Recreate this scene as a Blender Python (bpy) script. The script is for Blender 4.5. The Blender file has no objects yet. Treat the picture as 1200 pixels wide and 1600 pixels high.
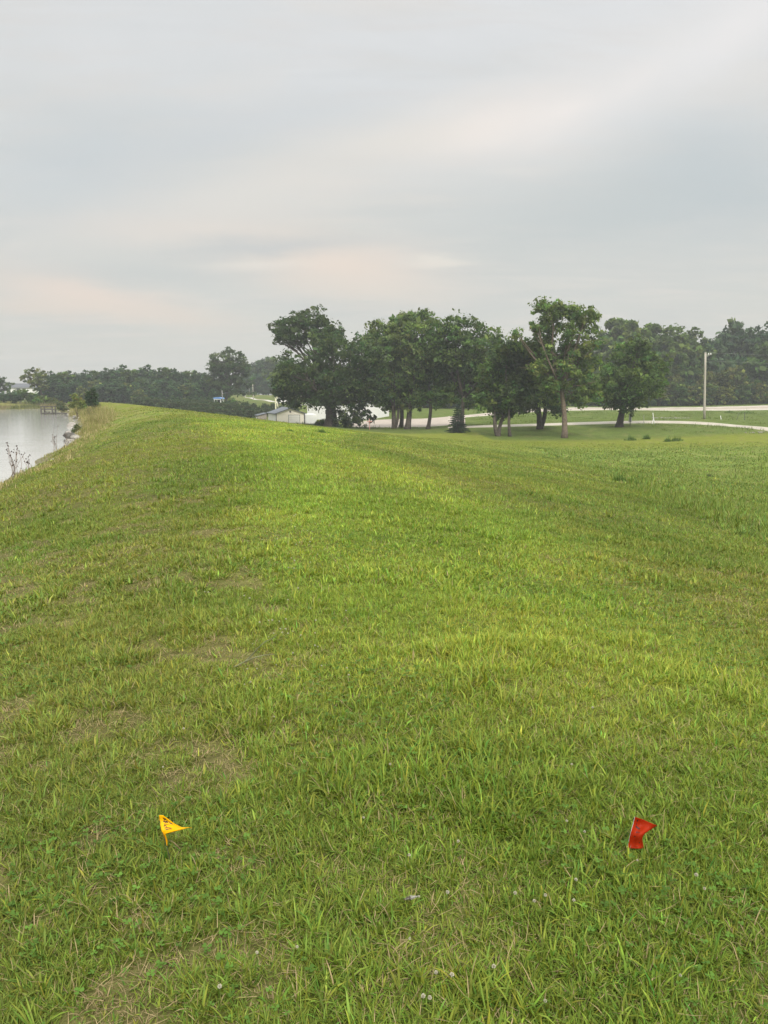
import bpy, bmesh, math, random
import numpy as np
from mathutils import Vector, Matrix

# ------------------------------------------------------------------ camera, sky, sun, exposure
sc = bpy.context.scene
COL = sc.collection
TH = math.radians(8.9); F = 1200.0; EYE = 1.6

cam = bpy.data.objects.new("camera", bpy.data.cameras.new("camera"))
COL.objects.link(cam)
cam.location = (0, 0, EYE)
cam.rotation_euler = (math.radians(90) - TH, 0, 0)
cam.data.sensor_fit = 'VERTICAL'
cam.data.sensor_height = 24.0
cam.data.lens = 24.0 * F / 1600.0
cam.data.clip_start = 0.05
cam.data.clip_end = 5000
sc.camera = cam

SUN_EL, SUN_AZ = math.radians(47), math.radians(165)      # azimuth from +Y towards +X
sc.view_settings.view_transform = 'Standard'
sc.view_settings.look = 'None'
sc.view_settings.gamma = 1.0
sc.view_settings.use_curve_mapping = False
sc.view_settings.exposure = 1.2

sun = bpy.data.objects.new("sun", bpy.data.lights.new("sun", 'SUN'))
COL.objects.link(sun)
sun.data.energy = 1.5
sun.data.angle = math.radians(14)
sun.data.color = (1.0, 0.95, 0.87)
sd = Vector((math.sin(SUN_AZ) * math.cos(SUN_EL), math.cos(SUN_AZ) * math.cos(SUN_EL), math.sin(SUN_EL)))
sun.rotation_euler = sd.to_track_quat('Z', 'Y').to_euler()
sun.location = (0, 0, 60)


def build_world():
    w = bpy.data.worlds.new("World"); sc.world = w; w.use_nodes = True
    nt = w.node_tree; N = nt.nodes; L = nt.links; N.clear()
    out = N.new('ShaderNodeOutputWorld')
    sky = N.new('ShaderNodeTexSky'); sky.sky_type = 'NISHITA'; sky.sun_disc = False
    sky.sun_elevation = SUN_EL; sky.sun_rotation = SUN_AZ; sky.dust_density = 3.0
    bgs = N.new('ShaderNodeBackground'); bgs.inputs[1].default_value = 0.08
    L.new(sky.outputs[0], bgs.inputs[0])
    tc = N.new('ShaderNodeTexCoord')
    sep = N.new('ShaderNodeSeparateXYZ'); L.new(tc.outputs['Generated'], sep.inputs[0])

    def M(op, a, b=None, c=None, clamp=False):
        n = N.new('ShaderNodeMath'); n.operation = op; n.use_clamp = clamp
        for i, v in enumerate((a, b, c)):
            if v is None: continue
            if isinstance(v, (int, float)): n.inputs[i].default_value = v
            else: L.new(v, n.inputs[i])
        return n.outputs[0]
    X, Y, Z = sep.outputs
    az = M('ARCTAN2', X, Y)
    el = M('ARCSINE', Z)
    # cloud-deck coordinates: a flat layer overhead seen in perspective
    zz = M('ADD', M('MAXIMUM', Z, 0.0), 0.10)
    cx = M('DIVIDE', X, zz); cy = M('DIVIDE', Y, zz)
    cmb = N.new('ShaderNodeCombineXYZ'); L.new(cx, cmb.inputs[0]); L.new(cy, cmb.inputs[1])

    def noise(scale, detail=5, rough=0.55, rot=0.0, stretch=(1, 1, 1), off=(0, 0, 0), dist=0.0):
        mp = N.new('ShaderNodeMapping'); L.new(cmb.outputs[0], mp.inputs[0])
        mp.inputs['Rotation'].default_value = (0, 0, rot); mp.inputs['Scale'].default_value = stretch
        mp.inputs['Location'].default_value = off
        n = N.new('ShaderNodeTexNoise'); L.new(mp.outputs[0], n.inputs['Vector'])
        n.inputs['Scale'].default_value = scale; n.inputs['Detail'].default_value = detail
        n.inputs['Roughness'].default_value = rough; n.inputs['Distortion'].default_value = dist
        return n.outputs[0]
    warp = M('SUBTRACT', noise(0.9, 4, 0.6), 0.5)
    warp2 = M('SUBTRACT', noise(2.2, 5, 0.65, off=(4, 2, 0)), 0.5)

    def mixc(fac, a, b):
        n = N.new('ShaderNodeMix'); n.data_type = 'RGBA'
        if isinstance(fac, (int, float)): n.inputs[0].default_value = fac
        else: L.new(fac, n.inputs[0])
        for i, v in ((6, a), (7, b)):
            if isinstance(v, tuple): n.inputs[i].default_value = (*v, 1)
            else: L.new(v, n.inputs[i])
        return n.outputs[2]

    def smooth(x, a, b):
        n = N.new('ShaderNodeMapRange'); n.interpolation_type = 'SMOOTHSTEP'
        L.new(x, n.inputs[0]); n.inputs[1].default_value = a; n.inputs[2].default_value = b
        return n.outputs[0]

    def streak(px, py, lx, ly, tilt, wob=0.03):
        """soft elongated cloud streak in azimuth/elevation; lx, ly are half sizes in degrees"""
        u = (px - 600) / F; v = (800 - py) / F
        d = (u, math.cos(TH) + v * math.sin(TH), v * math.cos(TH) - math.sin(TH))
        a0 = math.atan2(d[0], d[1]); e0 = math.atan2(d[2], math.hypot(d[0], d[1]))
        da = M('SUBTRACT', az, a0); de = M('ADD', M('SUBTRACT', el, e0), M('MULTIPLY', warp2, wob))
        c, s = math.cos(math.radians(tilt)), math.sin(math.radians(tilt))
        p = M('ADD', M('MULTIPLY', da, c), M('MULTIPLY', de, s))
        q = M('SUBTRACT', M('MULTIPLY', de, c), M('MULTIPLY', da, s))
        p = M('DIVIDE', p, math.radians(lx)); q = M('DIVIDE', q, math.radians(ly))
        return M('EXPONENT', M('MULTIPLY', M('ADD', M('MULTIPLY', p, p), M('MULTIPLY', q, q)), -1.0))

    elw = M('ADD', el, M('MULTIPLY', warp, 0.10))
    low, mid, high = SKYLOW, SKYMID, SKYHIGH
    c = mixc(smooth(elw, 0.0, 0.17), low, mid)
    c = mixc(smooth(elw, 0.15, 0.42), c, high)
    soft = noise(0.55, 6, 0.55, 0.35, (1.0, 1.5, 1), (1.3, 0.4, 0), 0.6)
    c = mixc(M('MULTIPLY', smooth(soft, 0.40, 0.68), 0.50), c, SKYDARK)
    fine = noise(1.6, 6, 0.6, 0.2, (0.8, 1.9, 1), (7.3, 2.4, 0), 0.4)
    c = mixc(M('MULTIPLY', smooth(fine, 0.47, 0.72), 0.42), c, SKYWARM)
    wisp = noise(1.1, 8, 0.66, 0.15, (0.45, 2.6, 1), (3.1, 8.8, 0), 0.8)
    c = mixc(M('MULTIPLY', smooth(wisp, 0.50, 0.72), 0.26), c, SKYDARK)
    mott = noise(5.0, 8, 0.68, 0.2, (0.45, 1.7, 1), (1.1, 5.8, 0), 0.3)
    c = mixc(M('MULTIPLY', smooth(mott, 0.46, 0.66), 0.32), c, (0.70, 0.665, 0.625))
    for (px, py, lx, ly, tl, amt, colr) in STREAKS:
        c = mixc(M('MULTIPLY', streak(px, py, lx, ly, tl), amt), c, colr)
    # an overcast sky is brighter overhead than at the horizon
    up = M('ADD', M('MULTIPLY', smooth(Z, 0.43, 0.95), ZENITH), 1.0)
    below = smooth(Z, -0.25, -0.02)
    bgc = N.new('ShaderNodeBackground'); L.new(c, bgc.inputs[0])
    L.new(M('MULTIPLY', M('MULTIPLY', up, SKYGAIN), M('ADD', M('MULTIPLY', below, 0.7), 0.3)), bgc.inputs[1])
    mx = N.new('ShaderNodeMixShader'); mx.inputs[0].default_value = 0.95
    L.new(bgs.outputs[0], mx.inputs[1]); L.new(bgc.outputs[0], mx.inputs[2])
    L.new(mx.outputs[0], out.inputs[0])


SKYLOW, SKYMID, SKYHIGH = (0.645, 0.645, 0.59), (0.635, 0.64, 0.605), (0.745, 0.75, 0.755)
SKYDARK, SKYWARM = (0.565, 0.588, 0.575), (0.77, 0.715, 0.65)
SKYGAIN, ZENITH = 0.455, 2.3
STREAKS = [
    (800, 190, 6.5, 1.9, 11, 0.85, (0.88, 0.82, 0.77)),
    (740, 205, 3.0, 0.9, 6, 0.60, (0.92, 0.84, 0.78)),
    (1070, 95, 9.0, 2.8, 24, 0.65, (0.82, 0.805, 0.79)),
    (620, 220, 6.0, 1.2, 5, 0.60, (0.82, 0.77, 0.70)),
    (380, 300, 14.0, 2.4, 14, 0.70, (0.76, 0.72, 0.66)),
    (230, 355, 7.0, 1.0, 4, 0.60, (0.77, 0.70, 0.63)),
    (520, 412, 7.0, 1.8, -6, 0.95, (0.82, 0.70, 0.60)),
    (560, 450, 6.0, 0.9, -4, 0.60, (0.77, 0.69, 0.60)),
    (690, 408, 2.4, 0.35, 2, 0.80, (0.82, 0.76, 0.67)),
    (400, 413, 3.6, 0.4, 3, 0.75, (0.81, 0.75, 0.67)),
    (130, 460, 6.5, 1.2, -9, 0.95, (0.82, 0.695, 0.60)),
    (60, 478, 5.0, 0.7, 2, 0.70, (0.76, 0.67, 0.58)),
    (260, 492, 5.0, 0.7, -7, 0.60, (0.74, 0.66, 0.58)),
    (885, 178, 2.2, 0.8, 18, 0.7, (0.90, 0.84, 0.79)),
    (980, 140, 3.0, 0.9, 28, 0.6, (0.86, 0.82, 0.79)),
    (1150, 45, 4.0, 1.1, 30, 0.6, (0.84, 0.815, 0.80)),
    (700, 165, 4.0, 0.6, 14, 0.35, (0.80, 0.77, 0.73)),
    (1120, 280, 7.0, 4.0, -14, 0.65, (0.50, 0.56, 0.585)),
    (950, 330, 9.0, 2.4, 4, 0.60, (0.53, 0.575, 0.575)),
    (420, 385, 7.0, 0.55, 4, 0.75, (0.55, 0.575, 0.57)),
    (200, 430, 8.0, 0.8, 3, 0.50, (0.56, 0.585, 0.57)),
    (130, 265, 9.0, 3.0, 16, 0.65, (0.565, 0.61, 0.63)),
    (420, 190, 9.0, 1.6, 12, 0.45, (0.60, 0.64, 0.665)),
]
build_world()

# ------------------------------------------------------------------ numpy helpers
rng = np.random.default_rng(7)
random.seed(7)


def ray(px, py):
    u = (px - 600) / F; v = (800 - py) / F
    return np.array([u, math.cos(TH) + v * math.sin(TH), v * math.cos(TH) - math.sin(TH)])


def at(px, py, d):
    """the world point seen at photo pixel (px, py) at forward ground distance d"""
    r = ray(px, py); k = d / r[1]
    return np.array([r[0] * k, d, EYE + r[2] * k])


def S(a, b, x):
    t = np.clip((x - a) / (b - a), 0, 1)
    return t * t * (3 - 2 * t)


def _hash(ix, iy, seed):
    h = (ix.astype(np.int64) * 374761393 + iy.astype(np.int64) * 668265263 + seed * 1274126177) & 0xFFFFFFFF
    h = ((h ^ (h >> 13)) * 1274126177) & 0xFFFFFFFF
    h = h ^ (h >> 16)
    return (h & 0xFFFF) / 65535.0


def vnoise(x, y, seed=0):
    x = np.asarray(x, float); y = np.asarray(y, float)
    ix = np.floor(x); iy = np.floor(y); fx = x - ix; fy = y - iy
    fx = fx * fx * (3 - 2 * fx); fy = fy * fy * (3 - 2 * fy)
    a = _hash(ix, iy, seed); b = _hash(ix + 1, iy, seed); c = _hash(ix, iy + 1, seed); d = _hash(ix + 1, iy + 1, seed)
    return (a * (1 - fx) + b * fx) * (1 - fy) + (c * (1 - fx) + d * fx) * fy


def fbm(x, y, seed=0, oct=4):
    s = 0; a = 0.5; tot = 0
    c, sn = math.cos(0.6), math.sin(0.6)
    for i in range(oct):
        s = s + a * vnoise(x, y, seed + i * 17); tot += a; a *= 0.5
        x, y = (x * c - y * sn) * 2.03, (x * sn + y * c) * 2.03
    return s / tot


# ------------------------------------------------------------------ terrain
R = 573.0; A0 = math.radians(-14)
CX, CY = -R * math.cos(A0), R * math.sin(A0)


def st(x, y):
    """along and across the curved dam crest"""
    dx = x - CX; dy = y - CY
    t = np.hypot(dx, dy) - R
    return (np.arctan2(dy, dx) - math.atan2(-CY, -CX)) * R, t


WATER = -2.2
# photo pixels with the distance of the ground seen there
PATH = [(700, 669.0, 128, 665.5, 132), (760, 668, 126, 664.6, 130.5), (800, 667, 125, 663.3, 130), (880, 664.8, 124.5, 660.8, 129.5),
        (966, 662.0, 124, 658.0, 129.5), (1050, 661.5, 123, 657.4, 129), (1120, 665.0, 117, 660.2, 122.5), (1200, 674.0, 104, 667.5, 109),
        (1290, 686, 92, 678, 96.5)]
ROAD = [(700, 657, 168, 650, 176), (752, 650.5, 178, 645.5, 186), (830, 644.5, 186, 639.0, 195), (900, 641.8, 190, 636.0, 200), (1050, 642.0, 190, 636.2, 200),
        (1130, 642.0, 189, 635.0, 199), (1200, 641.5, 187, 633.0, 198), (1330, 640, 186, 630, 197)]
LANE = [(560, 640, 196, 633, 205), (500, 636.0, 214, 631.5, 222), (450, 632.0, 238, 628.5, 246), (420, 628, 258, 625.0, 266), (395, 624.6, 282, 621.4, 290), (382, 621.6, 300, 617.2, 306),
        (372, 618.6, 318, 615.6, 324)]
CP = [(882, 683, 105), (515, 668, 132), (730, 668.5, 127), (1101, 655, 138), (590, 656, 168), (450, 669.5, 163), (490, 669, 166), (600, 667, 143), (640, 661, 155),
      (1000, 646, 172), (1150, 646, 172), (900, 648, 166), (800, 652, 160), (1000, 655, 138), (900, 657, 140), (1200, 655, 140),
      (1200, 690, 88), (1300, 690, 88), (1000, 690, 96), (966, 667.5, 119), (620, 669, 134), (780, 681, 108), (670, 671, 133),
      (900, 634.6, 212), (1050, 634.6, 212), (1200, 631.5, 212), (1330, 629, 210), (760, 641, 212), (680, 646, 200),
      (340, 655, 178), (400, 656, 175), (250, 650, 172), (220, 633, 225), (340, 630, 225), (440, 640, 215)]
for tab in (PATH, ROAD, LANE):
    for (px, a, da, b, db) in tab:
        CP.append((px, a, da)); CP.append((px, b, db))
CPW = np.array([tuple(at(*c)) for c in CP] + [
    (-110, 210, -0.9), (-84, 182, -1.3), (-150, 260, -0.6), (-250, 300, -0.4), (0, 460, 0.5), (150, 460, -0.5), (400, 300, -1.5), (-400, 500, 0.5),
    (100, 0, -4.4), (100, -100, -4.4), (300, 50, -3.5), (40, 40, -4.3), (60, 70, -4.3), (25, 90, -4.6), (0, 120, -4.9), (-22, 150, -5.7),
    (120, 230, -1.6), (200, 230, -1.4), (60, 260, -1.5), (-80, 330, 0.6), (-70, 250, -1.0)])


def _shep(x, y):
    num = 0; den = 0
    for a, b, c in CPW:
        L2 = (8 + .03 * abs(b)) ** 2
        w = 1 / ((x - a) ** 2 + (y - b) ** 2 + L2) ** 1.5
        num = num + w * c; den = den + w
    return num / den


_P = CPW[:, :2]
_D = np.hypot(_P[:, None, 0] - _P[None, :, 0], _P[:, None, 1] - _P[None, :, 1])
_W = np.linalg.solve(np.exp(-_D / 14.0) + 0.03 * np.eye(len(_P)), CPW[:, 2] - _shep(_P[:, 0], _P[:, 1]))


def base(x, y):
    z = _shep(x, y)
    for (a, b), w in zip(_P, _W):
        # rounded exponential kernel keeps the surface smooth at each control point
        z = z + w * np.exp(-(np.sqrt((x - a) ** 2 + (y - b) ** 2 + 4.0) - 2.0) / 14.0)
    return z


_SS = [-300, 0, 20, 35, 55, 75, 96, 117, 154, 175, 200]
_TT = [-10, -7.9, -7.3, -6.8, -5.8, -5.2, -4.2, -4.1, -2.4, -1, 3]


def shore_t(s):
    return np.interp(s, _SS, _TT) + .22 * np.sin(s * .23) + .25 * np.sin(s * .61 + 1) + .5 * (fbm(s * .35, s * 0 + 3.3, 5) - .5)


def lake(x, y):
    s, t = st(x, y)
    yf = 163 + 19 * S(-84, -73, x) + 2 * np.sin(x * .07)
    return np.minimum(shore_t(s) - t, yf - y)


def smax(a, b, k):
    h = np.clip(.5 + .5 * (a - b) / k, 0, 1)
    return b + (a - b) * h + k * h * (1 - h)


def height(x, y, fine=True):
    x = np.asarray(x, float); y = np.asarray(y, float)
    s, t = st(x, y)
    dam = -(np.sqrt(np.maximum(t - 1.0, 0) ** 2 + 4) - 2) / 7.5
    e = S(150, 230, s)
    dam = dam * (1 - e) - 12 * e - 12 * S(-30, -120, s)
    z = smax(dam, base(x, y), 1.2)
    lk = lake(x, y)
    bank = np.maximum(WATER - np.where(lk < 0, .40, .8) * lk, -4.2)
    z = -smax(-z, -bank, 1.3)
    if fine:
        near = 1 - S(25, 90, np.hypot(x, y))
        z = z + near * ((fbm(x * .45, y * .45, 3) - .5) * .10 + (fbm(x * 2.1, y * 2.1, 9, 3) - .5) * .045)
    return z


def hz(x, y):
    return float(height(np.array([x]), np.array([y]))[0])


_Z0 = hz(0, 0)
cam.location.z = EYE


def ground_at(px, py, dmax=400):
    r = ray(px, py)
    k = np.geomspace(1.0, dmax, 2500)
    zz = height(r[0] * k, r[1] * k)
    d = EYE + r[2] * k - zz
    i = int(np.argmax(d < 0)) if (d < 0).any() else len(k) - 1
    i = max(i, 1)
    f = d[i - 1] / (d[i - 1] - d[i] + 1e-9)
    kk = k[i - 1] + (k[i] - k[i - 1]) * f
    return np.array([r[0] * kk, r[1] * kk, EYE + r[2] * kk])


def line_x(pts):
    """polyline given in photo pixels, traced on the ground: returns x as a function of y"""
    g = np.array([ground_at(*p) for p in pts]); g = g[np.argsort(g[:, 1])]
    return lambda y: np.interp(y, g[:, 1], g[:, 0]) + np.where(y < g[0, 1], (y - g[0, 1]) * (g[1, 0] - g[0, 0]) / (g[1, 1] - g[0, 1] + 1e-6), 0)


LA = line_x([(300, 655), (340, 700), (400, 800), (430, 1000), (430, 1250), (450, 1550)])
LB = line_x([(500, 690), (640, 735), (740, 785), (850, 850), (1000, 955), (1190, 1090)])
LC = line_x([(760, 683), (800, 692), (830, 701), (910, 728), (1000, 768), (1100, 806), (1195, 852)])


def zones(x, y):
    jit = (fbm(x * .5, y * .5, 21) - .5) * 1.2
    s, t = st(x, y)
    r = np.hypot(x, y)
    left = S(.8, -.9, x - LA(y) + jit * .8)
    olive = S(-.7, .7, x - LB(y) + jit)
    tall = S(-.25, .35, x - LC(y) + jit * .5) * S(10.5, 12.5, y) * (1 - S(72, 90, y))
    shore = S(3.2, .6, t - shore_t(s) + jit) * S(-12, -8, t)
    return left, olive, tall, shore, r, s, t


LUSH = np.array([.128, .203, .028]); YEL = np.array([.224, .268, .042]); DULL = np.array([.160, .172, .046])
COOL = np.array([.146, .200, .040]); TAN = np.array([.40, .31, .165]); STRAW = np.array([.33, .27, .13])


def macro(x, y):
    """albedo of the turf at a place, and how dry it is"""
    left, olive, tall, shore, r, s, t = zones(x, y)
    n1 = fbm(x * .30, y * .30, 31); n2 = fbm(x * 1.1, y * 1.1, 47); n3 = fbm(x * .07, y * .07, 71); n4 = fbm(x * 2.7, y * 2.7, 83, 3); n5 = fbm(x * 6.5, y * 6.5, 131, 2)
    g = LUSH + (YEL - LUSH) * S(.32, .66, .6 * n1 + .4 * n2)[..., None]
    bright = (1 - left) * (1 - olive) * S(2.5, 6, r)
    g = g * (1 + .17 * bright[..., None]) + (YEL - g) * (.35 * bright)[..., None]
    g = g + (DULL - g) * np.clip(.42 * left * (.4 + 1.1 * n1) + .34 * olive * (.5 + n2), 0, 1)[..., None]
    d = x - LB(y)
    stripe = np.tanh(2 * np.sin(d * 2 * math.pi / 3.3 + 2.2 * n1)) * S(5, 12, r) * (1 - tall) * (1 - .5 * left)
    g = g * (1 + .085 * stripe + .22 * (n3 - .5))[..., None]
    far = S(60, 95, y) * (1 - tall)
    g = g + (np.array([.165, .190, .025]) - g) * (.75 * far)[..., None]
    g = g + (COOL * (.8 + .5 * n1)[..., None] - g) * (.85 * tall)[..., None]
    dry = np.clip(S(.50 - .035 * left, .70, n2 * .16 + n4 * .42 + .42 * n5) * (.22 + 1.0 * left + .22 * olive) * S(.25, .55, n1 + .16 * left) * 1.35, 0, 1) * (1 - .6 * tall)
    dry = np.clip(dry + .85 * shore * S(.3, .55, n2) + .55 * tall * S(.64, .74, n1), 0, 1)
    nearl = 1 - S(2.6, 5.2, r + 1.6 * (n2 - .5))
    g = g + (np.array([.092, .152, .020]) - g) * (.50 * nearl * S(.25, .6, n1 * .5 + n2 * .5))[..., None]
    mead = S(-2, 4, y + 5 * (n1 - .5) - np.where(x > 14, 97 + 3 * S(14, 40, x), 115 + 0 * x)) * S(2, 12, t)
    g = g + (np.array([.088, .128, .030]) * (.75 + .6 * n2)[..., None] - g) * (.85 * mead)[..., None]
    return np.clip(g, .01, 1), dry


# ------------------------------------------------------------------ materials
def new_mat(name):
    m = bpy.data.materials.new(name); m.use_nodes = True
    nt = m.node_tree
    return m, nt, nt.nodes, nt.links, nt.nodes['Principled BSDF']


def simple(name, colr, rough=.6, metal=0.0, var=.12, scale=8.0, bump=0.0, spec=.4):
    m, nt, N, L, b = new_mat(name)
    tc = N.new('ShaderNodeTexCoord'); no = N.new('ShaderNodeTexNoise'); L.new(tc.outputs['Object'], no.inputs['Vector'])
    no.inputs['Scale'].default_value = scale; no.inputs['Detail'].default_value = 6
    rp = N.new('ShaderNodeValToRGB'); L.new(no.outputs[0], rp.inputs[0])
    rp.color_ramp.elements[0].position = .3; rp.color_ramp.elements[1].position = .7
    rp.color_ramp.elements[0].color = (*[c * (1 - var) for c in colr], 1); rp.color_ramp.elements[1].color = (*[min(1, c * (1 + var)) for c in colr], 1)
    L.new(rp.outputs[0], b.inputs['Base Color'])
    b.inputs['Roughness'].default_value = rough; b.inputs['Metallic'].default_value = metal
    b.inputs['Specular IOR Level'].default_value = spec
    if bump:
        bm_ = N.new('ShaderNodeBump'); bm_.inputs['Strength'].default_value = bump; bm_.inputs['Distance'].default_value = .05
        L.new(no.outputs[0], bm_.inputs['Height']); L.new(bm_.outputs[0], b.inputs['Normal'])
    return m


def leafy(name, trans=.4, rough=.5, spec=.25, sat=1.0):
    """thin leaf or blade: albedo from the mesh's own colours, part of the light passes through"""
    m, nt, N, L, b = new_mat(name)
    at_ = N.new('ShaderNodeVertexColor'); at_.layer_name = 'col'
    L.new(at_.outputs[0], b.inputs['Base Color'])
    b.inputs['Roughness'].default_value = rough; b.inputs['Specular IOR Level'].default_value = spec
    tr = N.new('ShaderNodeBsdfTranslucent')
    mu = N.new('ShaderNodeMix'); mu.data_type = 'RGBA'; mu.blend_type = 'MULTIPLY'; mu.inputs[0].default_value = 1
    L.new(at_.outputs[0], mu.inputs[6]); mu.inputs[7].default_value = (1.25, 1.3, .7, 1)
    L.new(mu.outputs[2], tr.inputs[0])
    mx = N.new('ShaderNodeMixShader'); mx.inputs[0].default_value = trans
    out = N['Material Output']
    L.new(b.outputs[0], mx.inputs[1]); L.new(tr.outputs[0], mx.inputs[2]); L.new(mx.outputs[0], out.inputs[0])
    return m


M_BLADE = leafy('grass_blade', .30, .6, .12)
M_LEAF = leafy('tree_leaf', .40, .6, .12)
M_DRY = leafy('dry_stem', .25, .7, .1)


def mat_ground():
    m, nt, N, L, b = new_mat('turf_ground')
    at_ = N.new('ShaderNodeVertexColor'); at_.layer_name = 'col'
    ge = N.new('ShaderNodeNewGeometry')
    hs = []
    for sc_, det in ((1.3, 8), (9.0, 6), (60.0, 4)):
        no = N.new('ShaderNodeTexNoise'); L.new(ge.outputs['Position'], no.inputs['Vector'])
        no.inputs['Scale'].default_value = sc_; no.inputs['Detail'].default_value = det; no.inputs['Roughness'].default_value = .65
        hs.append(no.outputs[0])
    c = at_.outputs[0]
    for h, lo, hi in ((hs[0], .80, 1.2), (hs[1], .72, 1.28), (hs[2], .7, 1.3)):
        mr = N.new('ShaderNodeMapRange'); L.new(h, mr.inputs[0])
        mr.inputs[1].default_value = .3; mr.inputs[2].default_value = .7; mr.inputs[3].default_value = lo; mr.inputs[4].default_value = hi
        mu = N.new('ShaderNodeMix'); mu.data_type = 'RGBA'; mu.blend_type = 'MULTIPLY'; mu.inputs[0].default_value = 1
        L.new(c, mu.inputs[6]); L.new(mr.outputs[0], mu.inputs[7]); c = mu.outputs[2]
    L.new(c, b.inputs['Base Color'])
    b.inputs['Roughness'].default_value = 1; b.inputs['Specular IOR Level'].default_value = .05
    bp = N.new('ShaderNodeBump'); bp.inputs['Strength'].default_value = .8; bp.inputs['Distance'].default_value = .06
    L.new(hs[1], bp.inputs['Height']); L.new(bp.outputs[0], b.inputs['Normal'])
    return m


def mat_gravel(name, colr, track=0.0):
    m, nt, N, L, b = new_mat(name)
    ge = N.new('ShaderNodeNewGeometry')
    c = None
    for sc_, lo, hi in ((.5, .86, 1.12), (6.0, .86, 1.14), (45.0, .75, 1.22)):
        no = N.new('ShaderNodeTexNoise'); L.new(ge.outputs['Position'], no.inputs['Vector'])
        no.inputs['Scale'].default_value = sc_; no.inputs['Detail'].default_value = 6
        mr = N.new('ShaderNodeMapRange'); L.new(no.outputs[0], mr.inputs[0])
        mr.inputs[1].default_value = .3; mr.inputs[2].default_value = .7; mr.inputs[3].default_value = lo; mr.inputs[4].default_value = hi
        mu = N.new('ShaderNodeMix'); mu.data_type = 'RGBA'; mu.blend_type = 'MULTIPLY'; mu.inputs[0].default_value = 1
        if c is None: mu.inputs[6].default_value = (*colr, 1)
        else: L.new(c, mu.inputs[6])
        L.new(mr.outputs[0], mu.inputs[7]); c = mu.outputs[2]
    if track:      # the travelled middle is browner than the pale shoulders
        uv = N.new('ShaderNodeVertexColor'); uv.layer_name = 'col'
        mu = N.new('ShaderNodeMix'); mu.data_type = 'RGBA'; mu.blend_type = 'MULTIPLY'; mu.inputs[0].default_value = 1
        L.new(c, mu.inputs[6]); L.new(uv.outputs[0], mu.inputs[7]); c = mu.outputs[2]
    L.new(c, b.inputs['Base Color']); b.inputs['Roughness'].default_value = .95; b.inputs['Specular IOR Level'].default_value = .15
    return m


def mat_water():
    m, nt, N, L, b = new_mat('lake_water')
    ge = N.new('ShaderNodeNewGeometry')
    mp = N.new('ShaderNodeMapping'); L.new(ge.outputs['Position'], mp.inputs[0]); mp.inputs['Rotation'].default_value = (0, 0, .25)
    mp.inputs['Scale'].default_value = (.7, 1.6, 1)
    a = N.new('ShaderNodeTexNoise'); L.new(mp.outputs[0], a.inputs['Vector']); a.inputs['Scale'].default_value = 1.7; a.inputs['Detail'].default_value = 4; a.inputs['Distortion'].default_value = .4
    a2 = N.new('ShaderNodeTexNoise'); L.new(mp.outputs[0], a2.inputs['Vector']); a2.inputs['Scale'].default_value = .35; a2.inputs['Detail'].default_value = 3
    ad = N.new('ShaderNodeMath'); ad.operation = 'MULTIPLY'; L.new(a.outputs[0], ad.inputs[0]); L.new(a2.outputs[0], ad.inputs[1])
    bp = N.new('ShaderNodeBump'); bp.inputs['Strength'].default_value = .12; bp.inputs['Distance'].default_value = .2
    L.new(ad.outputs[0], bp.inputs['Height']); L.new(bp.outputs[0], b.inputs['Normal'])
    b.inputs['Base Color'].default_value = (.40, .40, .37, 1); b.inputs['Roughness'].default_value = .06; b.inputs['IOR'].default_value = 1.33  # milky turbid water, with the hazy glare put into this pale colour
    b.inputs['Specular IOR Level'].default_value = .6
    return m


M_BARK = simple('bark', (.085, .072, .058), .95, var=.35, scale=5, bump=.6, spec=.1)
M_BARKPALE = simple('pale_bark', (.16, .125, .095), .95, var=.30, scale=5, bump=.6, spec=.1)
M_WOODPOLE = simple('weathered_pole', (.40, .37, .31), .85, var=.12, scale=6, spec=.15)
M_YELLOWPOLE = simple('pale_yellow_pole', (.66, .64, .44), .7, var=.08)
M_GREYPOLE = simple('grey_pole', (.34, .34, .31), .8)
M_WHITE = simple('white_painted_metal', (.78, .78, .76), .5, var=.03, scale=1.2)
M_CREAM = simple('cream_siding', (.88, .82, .70), .7, var=.05, scale=1.5)
M_DOORW = simple('pale_door', (.76, .74, .68), .6, var=.03)
M_ROOFGREY = simple('grey_roof_sheet', (.105, .12, .135), .5, var=.12, scale=2.5)
M_ROOFPALE = simple('pale_grey_roof_sheet', (.56, .60, .64), .45, var=.05, scale=1.0)
M_DARK = simple('dark_metal', (.05, .05, .05), .6)
M_BLUE = simple('blue_sheet', (.14, .27, .55), .5)
M_DOCK = simple('weathered_dock_wood', (.075, .07, .06), .85, var=.25, scale=5)
M_ROCK = simple('grey_rock', (.26, .245, .21), .9, var=.3, scale=3, bump=.6, spec=.2)
M_ROCKPALE = simple('pale_limestone', (.28, .26, .23), .9, var=.15, scale=3, bump=.5, spec=.2)
M_ROCKDARK = simple('dark_wet_concrete', (.085, .08, .068), .8, var=.3, scale=2.5, bump=.6, spec=.3)
M_PINK = simple('faded_red_stake', (.52, .24, .20), .7)
M_GLASS = simple('dark_glass', (.03, .035, .04), .15, spec=.6)
M_TYRE = simple('tyre_rubber', (.025, .025, .025), .9)

# ------------------------------------------------------------------ mesh and tagging helpers


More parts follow.
